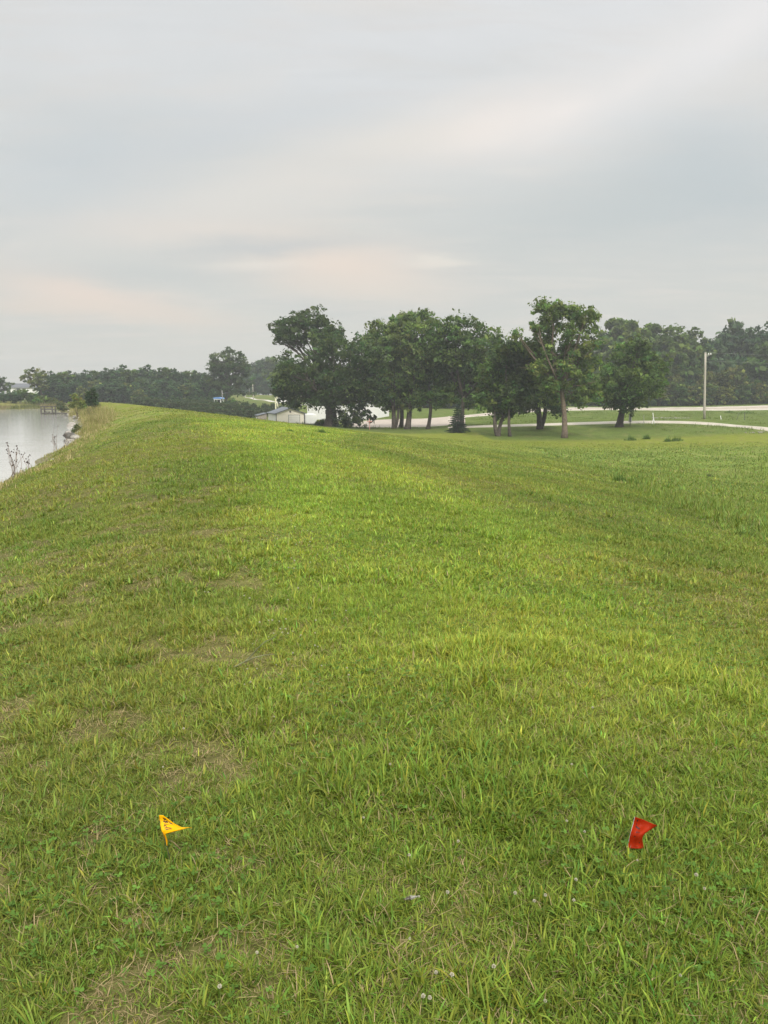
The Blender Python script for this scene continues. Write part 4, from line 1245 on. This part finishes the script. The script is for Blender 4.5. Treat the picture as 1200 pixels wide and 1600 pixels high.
# ------------------------------------------------------------------ dock
def dock():
    b = at(76, 648.2, 131); x0, y0 = b[0], b[1]
    root = empty('fishing_dock', (x0, y0, WATER), 'small wooden fishing dock with a railed platform on the water', 'dock', rz=.12)
    D = Geo()
    for k in range(8): D.box((-.95, -.95 + k * .24, .26), (.95, -.95 + k * .24 + .22, .31))
    D.box((-.95, -.95, .10), (.95, -.87, .258)); D.box((-.95, .87, .10), (.95, .95, .258))
    link('deck', D.mesh('deck', M_DOCK), root)
    for sx in (-1, 1):
        for sy in (-1, 1):
            P = Geo(); P.box((sx * .9 - .09, sy * .9 - .09, -1.3), (sx * .9 + .09, sy * .9 + .09, 1.42)); link('post', P.mesh('post', M_DOCK), root)
    for sy in (-1, 1):
        for z in (.78, 1.24):
            r = Geo(); r.box((-.805, sy * .9 - .04, z), (.805, sy * .9 + .04, z + .17)); link('rail', r.mesh('rail', M_DOCK), root)
    for z in (.78, 1.24):
        r = Geo(); r.box((-.94, -.805, z), (-.86, .805, z + .17)); link('rail', r.mesh('rail', M_DOCK), root)
    W = Geo()
    for k in range(17): W.box((.97 + k * .24, -.4, .22), (.97 + k * .24 + .22, .4, .27))
    W.box((.97, -.4, .08), (5.0, -.34, .218)); W.box((.97, .34, .08), (5.0, .4, .218))
    link('gangway', W.mesh('gangway', M_DOCK), root)
    B_ = Geo(); B_.box((-.45, -.1, .45), (.15, .25, .50)); B_.box((-.42, -.05, .315), (-.36, .2, .448)); B_.box((.06, -.05, .315), (.12, .2, .448))
    link('bench', B_.mesh('bench', M_DOCK), root)


dock()

# ------------------------------------------------------------------ buildings
def shed():
    d = 163; c = at(454, 669.5, d); z = hz(c[0], c[1]); m = d / F
    root = empty('shed', (c[0], c[1], z), 'small cream shed with a grey gabled roof below the dam', 'shed', rz=math.radians(20))
    W, D, E, H = 6.1, 8.0, 2.3, 3.35
    w = Geo(); w.prism([(-W / 2, -.3), (W / 2, -.3), (W / 2, E), (0, H), (-W / 2, E)], 0, D); link('front_wall', w.mesh('front_wall', M_CREAM), root)
    s = Geo(); s.box((-W / 2 - .03, .05, -.2), (-W / 2 - .003, D - .05, E - .05)); o = link('side_wall', s.mesh('side_wall', M_WHITE), root); o['label'] = 'whiter left side wall'
    tr = Geo(); tr.box((-W / 2 - .05, -.05, -.2), (-W / 2 + .10, -.003, E)); tr.box((W / 2 - .10, -.05, -.2), (W / 2 + .05, -.003, E)); link('corner_trim', tr.mesh('corner_trim', M_DARK), root)
    r = Geo(); ov = .35; sl = (H - E) / (W / 2)
    r.prism([(-W / 2 - ov, E - ov * sl + .03), (0, H + .03), (W / 2 + ov, E - ov * sl + .03), (W / 2 + ov, E - ov * sl + .17), (0, H + .17), (-W / 2 - ov, E - ov * sl + .17)], -.35, D + .35)
    for k in range(14):
        y = -.3 + k * .66
    ro = link('roof', r.mesh('roof', M_ROOFGREY), root)
    rc = Geo(); rc.box((-.14, -.36, H + .172), (.14, D + .36, H + .215)); link('ridge_cap', rc.mesh('ridge_cap', M_ROOFPALE), ro)
    g = Geo(); g.box((-.35, -.07, -.1), (1.95, -.003, 1.95)); do = link('garage_door', g.mesh('garage_door', M_DOORW), root)
    for k in range(4):
        l = Geo(); l.box((-.33, -.082, .38 * (k + 1) - .02), (1.93, -.0725, .38 * (k + 1))); link('panel_line', l.mesh('panel_line', M_GREYPOLE), do)
    f = Geo(); f.box((-.47, -.06, -.1), (-.353, -.004, 2.08)); f.box((1.953, -.06, -.1), (2.07, -.004, 2.08)); f.box((-.353, -.06, 1.953), (1.953, -.004, 2.08)); link('door_frame', f.mesh('door_frame', M_GREYPOLE), do)
    v = Geo(); v.tube([(0, -.05, 2.72), (0, .0, 2.72)], [.2, .2], 12); link('vent', v.mesh('vent', M_DARK), root)
    sd_ = Geo(); sd_.box((-W / 2 - .06, 3.0, -.1), (-W / 2 - .033, 3.9, 1.95)); link('side_door', sd_.mesh('side_door', M_DOORW), root)
    # lean-to
    lt = Geo(); lt.prism([(-2.0, -.3), (0, -.3), (0, 1.9), (-2.0, 1.45)], 0, 3.2)
    p = at(417, 666, d + 8)
    o2 = empty('lean_to', (p[0], p[1], hz(p[0], p[1])), 'low grey-brown lean-to left of the cream shed', 'lean-to', rz=math.radians(20))
    link('wall', lt.mesh('wall', simple('grey_brown_board', (.27, .24, .20), .9, var=.25, scale=4)), o2)
    lr = Geo(); lr.prism([(-2.2, 1.44), (.1, 1.96), (.1, 2.04), (-2.2, 1.52)], -.2, 3.4); link('roof', lr.mesh('roof', M_ROOFGREY), o2)
    ps = Geo(); ps.box((-2.3, -.1, -.3), (-2.18, .02, 1.1)); link('post', ps.mesh('post', M_WHITE), o2)


shed()


def trailer():
    d = 164; c = at(486, 669.5, d); z = hz(c[0], c[1])
    root = empty('box_trailer', (c[0], c[1], z), 'white box trailer parked right of the cream shed', 'trailer', rz=math.radians(14))
    b = Geo(); b.box((-1.2, 0, .5), (1.2, 4.4, 2.55)); link('body', b.mesh('body', M_WHITE, bevel=.06), root)
    d_ = Geo(); d_.box((-1.05, -.035, .6), (-.02, -.004, 2.4)); d_.box((.02, -.035, .6), (1.05, -.004, 2.4)); link('rear_door', d_.mesh('rear_door', M_WHITE), root)
    ch = Geo(); ch.box((-1.1, -.1, .36), (1.1, 5.4, .498)); link('chassis', ch.mesh('chassis', M_DARK), root)
    for sx in (-1.08, 1.08):
        for y in (1.9, 2.75):
            w = Geo(); w.tube([(sx - .1, y, .34), (sx - .09, y, .34), (sx + .09, y, .34), (sx + .1, y, .34)], [.28, .34, .34, .28], 16); wo = link('wheel', w.mesh('wheel', M_TYRE), root)
            h = Geo(); h.tube([(sx + (.102 if sx > 0 else -.102), y, .34), (sx + (.118 if sx > 0 else -.118), y, .34)], [.17, .12], 12); link('hub', h.mesh('hub', M_WHITE), wo)
    for sx in (-1.0, 1.0):
        t = Geo(); t.box((sx - .1, -.05, .515), (sx + .1, -.037, .585)); link('tail_light', t.mesh('tail_light', simple('red_lens', (.4, .03, .02), .3)), root)


trailer()


def barn():
    d = 172; c = at(576, 656.5, d); z = hz(c[0], c[1])
    root = empty('barn', (c[0], c[1], z), 'long white metal barn with a pale roof behind the lawn trees', 'barn', rz=math.radians(-29))
    # local: long wall along -x at y=0 facing the camera, gable end at x=0 facing right
    Lh, D, E, H = 16.5, 9.5, 3.6, 5.1
    w = Geo(); w.box((-Lh, 0, -.6), (0, D, E)); link('wall', w.mesh('wall', M_WHITE), root)
    g = Geo(); g.add([(0, 0, E), (0, D, E), (0, D / 2, H), (-Lh, 0, E), (-Lh, D, E), (-Lh, D / 2, H)], [(0, 1, 2), (5, 4, 3)]); link('gable', g.mesh('gable', M_WHITE), root)
    r = Geo(); sl = (H - E) / (D / 2); ov = .4
    pr = [(-ov, E - ov * sl + .02), (D / 2, H + .02), (D + ov, E - ov * sl + .02), (D + ov, E - ov * sl + .12), (D / 2, H + .12), (-ov, E - ov * sl + .12)]
    n = len(pr); V = [(-Lh - .3, p[0], p[1]) for p in pr] + [(.3, p[0], p[1]) for p in pr]
    r.add(V, [tuple(range(n)), tuple(range(2 * n - 1, n - 1, -1))] + [(i, i + n, (i + 1) % n + n, (i + 1) % n) for i in range(n)])
    ro = link('roof', r.mesh('roof', M_ROOFPALE), root)
    rb = Geo()
    for k in range(18):
        x = -Lh + .3 + k * .94
        rb.add([(x, -ov, E - ov * sl + .122), (x + .06, -ov, E - ov * sl + .122), (x + .06, D / 2, H + .122), (x, D / 2, H + .122), (x, -ov, E - ov * sl + .16), (x + .06, -ov, E - ov * sl + .16), (x + .06, D / 2, H + .16), (x, D / 2, H + .16)],
               [(3, 2, 1, 0), (4, 5, 6, 7), (0, 1, 5, 4), (1, 2, 6, 5), (2, 3, 7, 6), (3, 0, 4, 7)])
    link('roof_rib', rb.mesh('roof_rib', M_ROOFPALE), ro)
    dr = Geo(); dr.box((.004, 2.6, -.1), (.07, 6.9, 3.1)); link('sliding_door', dr.mesh('sliding_door', M_WHITE), root)
    tk = Geo(); tk.box((.004, 2.3, 3.12), (.14, 9.0, 3.24)); link('door_track', tk.mesh('door_track', M_GREYPOLE), root)
    ed = Geo(); ed.box((-4.4, -.06, -.1), (-3.4, -.004, 2.05)); link('door', ed.mesh('door', M_GREYPOLE), root)
    for x in (-8.0, -11.5):
        wf = Geo(); wf.box((x, -.05, 1.1), (x + 1.2, -.004, 2.1)); wo = link('window', wf.mesh('window', M_GREYPOLE), root)
        pn = Geo(); pn.box((x + .08, -.06, 1.18), (x + 1.12, -.052, 2.02)); link('pane', pn.mesh('pane', M_GLASS), wo)


barn()


def far_building():
    d = 300; c = at(33, 612, d); z = hz(c[0], c[1]); m = d / F
    root = empty('long_building', (c[0], c[1], z), 'long grey-roofed building with a white wall beyond the lake', 'building', rz=.1)
    e = at(33, 605.8, d)[2] - z; h = at(33, 599, d)[2] - z
    w = Geo(); w.box((-5.6, 0, -1), (6.4, 7, e)); link('wall', w.mesh('wall', M_WHITE), root)
    r = Geo(); r.add([(-6.1, -.5, e), (6.9, -.5, e), (6.9, 7.5, e), (-6.1, 7.5, e), (-3.4, 3.5, h), (6.0, 3.5, h)], [(0, 1, 5, 4), (1, 2, 5), (2, 3, 4, 5), (3, 0, 4), (3, 2, 1, 0)])
    link('roof', r.mesh('roof', simple('hazy_grey_roof', (.085, .092, .10), .6)), root)
    for x in (-1.6, .6):
        g = Geo(); g.box((x, -.06, e - 1.5), (x + 1.2, -.004, e - .3)); link('window', g.mesh('window', M_GLASS), root)


far_building()


def shelter():
    d = 206; c = at(340, 629.5, d); z = hz(c[0], c[1]); zt = at(340, 629.5, d)[2] - z
    root = empty('shelter', (c[0], c[1], z), 'small white shelter with a blue roof beside a grey post', 'shelter', rz=-.2)
    w = 1.0; h = zt + 1.05
    for sx in (-.9, .9):
        for sy in (0, 1.8):
            p = Geo(); p.box((sx - .09, sy - .09, -.2), (sx + .09, sy + .09, h)); link('post', p.mesh('post', M_WHITE), root)
    b = Geo(); b.box((-.80, 1.74, 0), (.80, 1.78, h - .1)); link('back_panel', b.mesh('back_panel', M_DARK), root)
    r = Geo(); r.prism([(-1.15, h + .003), (1.15, h + .003), (1.05, h + .28), (.5, h + .42), (-.5, h + .42), (-1.05, h + .28)], -.3, 2.1); link('roof', r.mesh('roof', M_BLUE), root)
    f = Geo(); f.box((-1.02, -.2, h - .22), (1.02, -.12, h - .003)); link('fascia', f.mesh('fascia', M_WHITE), root)


shelter()


def van():
    d = 236; c = at(443, 632.5, d); z = hz(c[0], c[1]) + .06
    root = empty('parked_van', (c[0], c[1], z), 'white vehicle parked on the lane left of the broad tree', 'van', rz=.15)
    b = Geo(); b.prism([(-2.3, .35), (2.3, .35), (2.3, 1.0), (1.6, 1.15), (1.0, 1.9), (-2.2, 1.95), (-2.3, 1.8)], -.9, .9); link('body', b.mesh('body', M_WHITE, bevel=.05), root)
    g = Geo(); g.box((-1.9, -.93, 1.25), (.6, -.903, 1.75)); link('side_window', g.mesh('side_window', M_GLASS), root)
    for x in (-1.45, 1.45):
        for y in (-.82, .82):
            w = Geo(); w.tube([(x, y - .12, .34), (x, y + .12, .34)], [.34, .34], 14); link('wheel', w.mesh('wheel', M_TYRE), root)


van()

# ------------------------------------------------------------------ poles, signs, markers
def pole(name, lab, cat, bpx, tpx, d, wpx, mat, lean_y=0.0, group=None):
    b = at(bpx[0], bpx[1], d); z = hz(b[0], b[1]); t = at(tpx[0], tpx[1], d)
    root = empty(name, (b[0], b[1], z), lab, cat, group)
    r = wpx * d / F / 2
    P = np.linspace((0, 0, -.3), (t[0] - b[0], lean_y, t[2] - z), 6)
    g = Geo(); g.tube(P, np.linspace(r * 1.12, r * .85, 6), 10); link('shaft', g.mesh('shaft', mat, True), root)
    return root, P[-1], z


root, tip, zb = pole('utility_pole', 'tall pale wooden utility pole between the drive and the road', 'utility pole', (1100.5, 655.5), (1102.3, 551), 138, 3.4, M_WOODPOLE)
ar = Geo(); ar.tube([tip + (0.05, 0, -.45), tip + (1.0, 0, -.35)], [.05, .04], 6); ar.tube([tip + (0.05, 0, -.9), tip + (.75, 0, -.4)], [.03, .03], 5); link('bracket', ar.mesh('bracket', M_GREYPOLE), root)
for k in (.55, .95):
    i_ = Geo(); i_.tube([tip + (k, 0, -.36), tip + (k, 0, -.2), tip + (k, 0, -.05)], [.07, .10, .04], 8); link('insulator', i_.mesh('insulator', M_WHITE), root)
co = Geo(); co.tube([tip + (0, 0, -.002), tip + (0, 0, .05)], [.22, .12], 10); link('cap', co.mesh('cap', M_GREYPOLE), root)
bs = Geo(); q0 = at(1100.7, 646, 138) - np.array(root.location); q1 = at(1100.6, 640, 138) - np.array(root.location)
for i, (dz, dx) in enumerate(((-.05, .95), (-1.45, .15))):
    A = tip + np.array([dx, 0, dz]) + np.array(root.location); E = np.array([150, 150, A[2] - .3])
    P = [A + (E - A) * u - np.array([0, 0, 1]) * 2.0 * 4 * u * (1 - u) * .35 for u in np.linspace(0, 1, 24)]
    g = Geo(); g.tube(P, [.009] * 24, 5); o = link('power_line', g.mesh('power_line', M_GREYPOLE, True))
    tag(o, ('thin upper wire running right from the utility pole', 'thin lower wire running right from the utility pole')[i], 'wire', 'wires on the utility pole')
pole('slim_pole', 'upright pale yellow pole rising behind the cream shed', 'pole', (431.5, 660), (430, 609), 176, 2.2, M_YELLOWPOLE)
pole('slim_pole', 'taller leaning yellow pole top beside the upright one behind the shed', 'pole', (436, 655), (429.6, 597), 186, 1.7, M_YELLOWPOLE)
pole('slim_pole', 'grey leaning post beside the blue-roofed shelter', 'pole', (348.5, 634), (346.8, 610), 206, 1.3, M_GREYPOLE)
pole('utility_pole', 'pale utility pole standing beside the far lane', 'utility pole', (396, 622), (394.6, 599.5), 284, 1.4, M_WOODPOLE)
pole('slim_pole', 'faint short post on the far slope left of the lane pole', 'pole', (389.8, 619), (389.4, 607), 305, .8, M_GREYPOLE)

d = 121; b = at(984.3, 666.5, d); zb = hz(b[0], b[1])
root = empty('drive_sign', (b[0], b[1], zb), 'narrow pale sign on a dark post beside the drive', 'sign')
g = Geo(); g.box((-.045, -.045, -.3), (.045, .045, at(984, 645, d)[2] - zb)); link('post', g.mesh('post', M_DARK), root)
zt = at(984, 646.5, d)[2] - zb; z0 = at(984, 659.5, d)[2] - zb
g = Geo(); g.box((-.24, .05, z0), (.24, .075, zt)); link('sign_panel', g.mesh('sign_panel', simple('pale_sign_back', (.55, .56, .53), .5), bevel=.005), root)
pole('marker_post', 'thin grey marker post between the drive sign and leaning marker', 'marker', (1006, 663.5), (1006, 648.5), 122.5, .9, M_GREYPOLE, group='markers along the drive')
root, tip, zb = pole('marker_post', 'leaning white marker post with a prop by the drive', 'marker', (1023, 664), (1020, 645), 122, 1.3, M_WHITE, group='markers along the drive')
g = Geo(); g.tube([tip * .55, (tip[0] - .35 + .2, -.25, -.1)], [.045, .05], 6); link('prop', g.mesh('prop', M_WHITE), root)
pole('marker_post', 'small white leaning stake in the grass right of the utility pole', 'marker', (1127, 657), (1125.8, 649.5), 137, 1.2, M_WHITE, group='markers along the drive')
pole('marker_post', 'dark thin stake near the right edge by the road', 'marker', (1163.5, 660), (1163.5, 645), 133, .8, M_DARK, group='markers along the drive')
pole('marker_post', 'dark slanted stake left of the thin stake near the right edge', 'marker', (1150, 659), (1155, 645), 134, .6, M_DARK, group='markers along the drive')
root, tip, zb = pole('marker_post', 'faded red stake with a crosspiece beside the dark shrub', 'marker', (577.5, 671.5), (577.2, 654.5), 128, 1.1, M_PINK, group='markers along the drive')
g = Geo(); g.box((-.42, -.12, tip[2] - .5), (.42, -.065, tip[2] - .38)); link('crosspiece', g.mesh('crosspiece', M_PINK), root)
for i in range(16):
    p = at(1022 + i * 3.6 + rgk.uniform(-2, 2), 653, 143 + rgk.uniform(-1, 1)); k = rgk.uniform(.12, .28)
    o = rock(600, 700, 50, k * 1.5, k, k * .6, M_ROCKPALE, 'pale broken stone in the rubble line above the drive', 600 + i, 0, rgk.uniform(0, 6)); o['group'] = 'rubble line above the drive'
    o.location = (p[0], p[1], hz(p[0], p[1]) + k * .2)
for i in range(7):
    p = at(1165 + i * 6 + rgk.uniform(-3, 3), 675.5, 102 + rgk.uniform(-1, 1)); k = rgk.uniform(.1, .2)
    o = rock(600, 700, 50, k * 1.5, k, k * .6, M_ROCKPALE, 'pale loose stone at the near edge of the drive', 650 + i, 0, rgk.uniform(0, 6)); o['group'] = 'loose stones by the drive'
    o.location = (p[0], p[1], hz(p[0], p[1]) + k * .2)

# ------------------------------------------------------------------ marker flags in the foreground
def flag_mat(name, colr, trans=.45):
    m, nt, N, L, b = new_mat(name)
    b.inputs['Base Color'].default_value = (*colr, 1); b.inputs['Roughness'].default_value = .45; b.inputs['Specular IOR Level'].default_value = .12
    tr = N.new('ShaderNodeBsdfTranslucent'); tr.inputs[0].default_value = (*colr, 1)
    mx = N.new('ShaderNodeMixShader'); mx.inputs[0].default_value = trans
    L.new(b.outputs[0], mx.inputs[1]); L.new(tr.outputs[0], mx.inputs[2]); L.new(mx.outputs[0], N['Material Output'].inputs[0])
    return m


def pl(P, u):
    P = np.asarray(P, float); L = np.concatenate([[0], np.cumsum(np.linalg.norm(np.diff(P, axis=0), axis=1))]); L /= L[-1]
    u = np.asarray(u)
    return np.stack([np.interp(u, L, P[:, k]) for k in range(P.shape[1])], -1)


def strips(surf, strokes, w, mat, name, parent, origin):
    """printed strokes laid on the flag surface: each a polyline of (u, v)"""
    G = Geo()
    for stt in strokes:
        uv = pl(stt, np.linspace(0, 1, 9)); dv = np.gradient(uv, axis=0); dv /= np.linalg.norm(dv, axis=1, keepdims=True) + 1e-9
        n = np.stack([-dv[:, 1], dv[:, 0]], 1) * w
        a = np.array([surf(*p) for p in uv + n]); b = np.array([surf(*p) for p in uv - n])
        V = np.concatenate([a, b]) + np.array([0, -.0007, .0004]) - origin
        G.add(V, [(i, i + 1, i + 10, i + 9) for i in range(8)])
    link(name, G.mesh(name, mat), parent)


def flag(name, label, base_px, outline, wire_top, colr, ink, strokes, inkw, wirec, lean=0.03, bulge=.012, tint=None):
    g0 = ground_at(*base_px); o = np.array(g0)
    FLAGS_XY.append(g0[:2])
    root = empty(name, tuple(g0), label, 'marker flag', 'plastic marker flags in the lawn')

    def surf(u, v):
        p = outline(np.clip(u, 0, 1), np.clip(v, 0, 1))
        dy = lean * (1 - v) + bulge * math.sin(u * 5.2 + v * 1.5) * (u ** .6) + .006 * math.sin(v * 9)
        return at(p[0], p[1], g0[1] + dy)
    nu, nv = 22, 22
    V = np.array([surf(i / (nu - 1), j / (nv - 1)) for j in range(nv) for i in range(nu)]) - o
    i = np.arange(nv - 1)[:, None]; j = np.arange(nu - 1)[None, :]
    q = np.stack([i * nu + j, i * nu + j + 1, (i + 1) * nu + j + 1, (i + 1) * nu + j], -1).reshape(-1, 4)
    f = link('flag_sheet', mesh_np('flag_sheet', V, [q], None, flag_mat(name + '_film', colr), True), root)
    so = f.modifiers.new('thickness', 'SOLIDIFY'); so.thickness = .0005; so.offset = -1
    strips(surf, strokes, inkw, simple(name + '_ink', ink, .5), 'printed_mark', f, o)
    wp = [surf(0, v) - o + np.array([0, .0012, 0]) for v in np.linspace(0, 1, 8)]
    P = ([at(*wire_top, g0[1] + lean) - o] if wire_top else []) + wp + [np.array([0, 0, .0]) * .5 + wp[-1] * .5, np.array([0, 0, -.05])]
    w = Geo(); w.tube(P, [.0010] * len(P), 6); link('wire_stake', w.mesh('wire_stake', wirec, True), root)
    return root


# yellow flag: photo pixels, zoomed crop coordinates / 12 + origin
def Yp(P): return [(220 + a / 12., 1250 + b / 12.) for a, b in P]
YL = Yp([(338, 285), (355, 400), (385, 560), (420, 650), (462, 780), (480, 855)])
YT = Yp([(338, 285), (415, 282), (520, 360), (640, 450), (770, 512), (965, 522)])
YB = Yp([(425, 606), (560, 584), (690, 562), (770, 542), (965, 530)])
def yellow(u, v):
    l = pl(YL, v)
    if v < .52:
        k = v / .52; e = pl(YT, u) * (1 - k) + (pl(YB, u) * k); e0 = pl(YT, 0) * (1 - k) + pl(YB, 0) * k
        return l + (e - e0) * 1.0
    k = (v - .52) / .48
    wide = np.interp(k, [0, .05, .16, .6, 1], [45, 7, 4.2, 4.0, 1.2])
    q = pl(YB, u) - pl(YB, 0)
    full = q if k < .02 else np.array([wide * u, wide * u * .25])
    return l + full


yst = [[(.10, .10), (.18, .07), (.26, .12), (.20, .18), (.12, .17)], [(.12, .13), (.22, .10)], [(.10, .20), (.18, .22), (.28, .16)], [(.28, .10), (.36, .14), (.42, .12)], [(.30, .18), (.40, .17), (.50, .20)],
       [(.12, .30), (.22, .28), (.34, .29), (.48, .27), (.56, .30)], [(.10, .37), (.16, .33), (.2, .38)], [(.12, .43), (.24, .41), (.38, .43), (.48, .41)], [(.14, .49), (.26, .47), (.36, .48)]]
flag('yellow_flag', 'yellow plastic marker flag on a thin wire, at the left', (269, 1356), yellow, None, (.95, .58, .008), (.05, .02, .004), yst, .017, M_DARK, .03, .012)


def Rp(P): return [(950 + a / 12., 1250 + b / 12.) for a, b in P]
RL = Rp([(505, 318), (465, 480), (420, 645), (362, 895)])
RR_ = Rp([(925, 480), (820, 542), (700, 622), (650, 690), (648, 790), (672, 905)])
RT = Rp([(505, 318), (640, 358), (780, 420), (925, 480)])
def red(u, v):
    a = pl(RL, v); b = pl(RR_, v ** .9)
    p = a + (b - a) * u
    if v < .12: p = p * (v / .12) + pl(RT, u) * (1 - v / .12)
    return p + np.array([0, 1.0 * math.sin(u * 3.1) * S(.75, 1, v)])


rst = [[(.17, .26), (.34, .30), (.52, .31)], [(.17, .27), (.34, .315), (.52, .325)], [(.18, .285), (.36, .33), (.50, .34)], [(.12, .09), (.17, .11)], [(.13, .10), (.18, .09)], [(.36, .44), (.42, .41), (.48, .44), (.44, .48), (.37, .47), (.36, .44)], [(.50, .44), (.56, .43), (.60, .46), (.54, .48), (.50, .45)],
       [(.30, .62), (.42, .61)], [(.72, .80), (.80, .81)], [(.16, .18), (.20, .22)]]
flag('red_flag', 'orange-red plastic marker flag leaning in the grass, at the right', (983, 1338), red, None, (.43, .032, .006), (.05, .006, .004), rst, .018, M_GREYPOLE, .03, .010)

# ------------------------------------------------------------------ little things in the lawn
def clover_proto():
    G = Geo()
    root = empty('clover_flower', (0, 0, 0), 'x', 'clover flower')
    G.tube([(0, 0, -.01), (.004, .002, .05), (.003, 0, .085)], [.0011, .001, .0009], 5); link('stem', G.mesh('stem', simple('clover_stem', (.10, .15, .04), .6)), root)
    rg = np.random.default_rng(3); V = []; n = 70
    dirs = rg.normal(size=(n, 3)); dirs[:, 2] = dirs[:, 2] * .8 + .15; dirs /= np.linalg.norm(dirs, axis=1, keepdims=True)
    for d_ in dirs:
        a = np.cross(d_, rg.normal(size=3)); a /= np.linalg.norm(a); c = np.array([.003, 0, .088])
        V += [c + d_ * .002 - a * .0012, c + d_ * .0075 - a * .0018, c + d_ * .0095, c + d_ * .0075 + a * .0018, c + d_ * .002 + a * .0012]
    me = mesh_np('petals', np.array(V), [np.arange(n * 5).reshape(-1, 5)], np.tile(np.array([[.56, .53, .45]]), (n * 5, 1)) * rg.uniform(.75, 1.1, n * 5)[:, None], M_DRY)
    link('petals', me, root)
    return root


cf = clover_proto(); crg = np.random.default_rng(31)
spots = [(1085, 1393), (1100, 1410), (805, 1420), (833, 1430), (852, 1422), (893, 1210), (626, 1234), (640, 1418 - 60), (898, 1398), (660, 1588), (672, 1588), (680, 1545), (705, 1553), (770, 1540), (852, 1588), (895, 1428), (715, 1335), (640, 1485), (255, 1512 - 300),
         (426, 983), (437, 981), (447, 980), (428, 1000), (438, 996), (446, 996), (450, 1002), (458, 996), (441, 1001), (470, 1003), (492, 1000), (494, 983), (320, 934), (326, 936), (390, 1008 - 60), (610, 1212), (550, 1285), (569, 1294), (345, 1571), (465, 1500), (402, 1510), (885, 1300), (912, 1318), (995, 1360), (700, 1420)]
for i in range(45):
    spots.append((crg.uniform(380, 500), crg.uniform(770, 900)))
for i in range(24): spots.append((crg.uniform(380, 560), crg.uniform(920, 1090)))
for i in range(5): spots.append((crg.uniform(40, 1160), crg.uniform(1120, 1590)))
CL = 'white clover blossoms in the lawn'
for i, (px, py) in enumerate(spots):
    g = ground_at(px, py)
    sc_ = crg.uniform(.42, .68) * (1 if g[1] < 5 else 1.15)
    if i == 0: o = cf; o.location = tuple(g); o.scale = (sc_,) * 3; o['group'] = CL
    else: o = dup(cf, tuple(g), crg.uniform(0, 6.28), (sc_,) * 3, group=CL)
    o['label'] = 'small white clover blossom standing in the mown grass'


def twig():
    g = ground_at(366, 1042); o = np.array(g)
    G = Geo(); rg = np.random.default_rng(8)
    pts = [(366, 1042, .02), (382, 1034, .03), (393, 1024, .05), (403, 1012, .07), (415, 1001, .08), (428, 995, .08), (433, 990, .07)]
    P = [ground_at(a, b + c * 260) + np.array([0, 0, c]) - o for a, b, c in pts]
    G.tube(P, np.linspace(.0045, .002, len(P)), 6)
    pts = [(382, 1034, .03), (398, 1027, .04), (414, 1023, .05), (430, 1022, .05)]
    P = [ground_at(a, b + c * 260) + np.array([0, 0, c]) - o for a, b, c in pts]
    G.tube(P, np.linspace(.005, .002, len(P)), 6)
    t = link('fallen_twig', G.mesh('fallen_twig', simple('twig_bark', (.13, .135, .065), .8, var=.5, scale=14), True), None, tuple(g)); tag(t, 'forked bare twig lying across the grass left of centre', 'twig')


twig()


def feather():
    g = ground_at(644, 1424); o = np.array(g)
    rg = np.random.default_rng(4)
    root = empty('feather', (g[0], g[1], g[2] + .045), 'small grey and white feather caught in the near grass', 'feather', rz=.3)
    q = Geo(); q.tube([(.045, 0, .008), (.0, .002, .004), (-.05, .006, -.004)], [.0012, .0010, .0004], 5); link('quill', q.mesh('quill', M_GREYPOLE), root)
    V = []; C = []
    for k in range(170):
        u = rg.uniform(0, 1); s = rg.choice([-1, 1]); x = .035 - .085 * u; L = .024 * math.sin(math.pi * (.12 + .8 * u)) ** .7 * rg.uniform(.8, 1.15)
        d_ = np.array([-.55, s * .75, .35 + rg.normal() * .25]); d_ /= np.linalg.norm(d_); b0 = np.array([x, .004 * u, .004 - .008 * u])
        w = np.array([.0016, 0, 0])
        V += [b0 - w, b0 + d_ * L * .6 - w, b0 + d_ * L, b0 + d_ * L * .6 + w, b0 + w]
        c = np.array([.62, .60, .54]) if u < .45 else np.array([.22, .19, .16])
        C += [c * rg.uniform(.42, .68)] * 5
    root.scale = (.48, .48, .48)
    link('vane', mesh_np('vane', np.array(V), [np.arange(len(V)).reshape(-1, 5)], np.array(C), M_DRY), root)


feather()

# ------------------------------------------------------------------ haze
def haze():
    g = Geo(); g.box((-715, -715, -8.5), (715, 715, 32.0))
    m = bpy.data.materials.new('haze'); m.use_nodes = True; nt = m.node_tree; nt.nodes.clear()
    out = nt.nodes.new('ShaderNodeOutputMaterial'); v = nt.nodes.new('ShaderNodeVolumePrincipled')
    v.inputs['Color'].default_value = (.90, .93, .95, 1); v.inputs['Density'].default_value = HAZE; v.inputs['Anisotropy'].default_value = .3
    nt.links.new(v.outputs[0], out.inputs['Volume'])
    o = link('haze', g.mesh('haze', m)); o['kind'] = 'stuff'; o['label'] = 'thin summer haze in the air'


HAZE = .00064
haze()
sc.cycles.max_bounces = 8
sc.cycles.diffuse_bounces = 3
sc.cycles.transmission_bounces = 4
sc.cycles.use_denoising = True
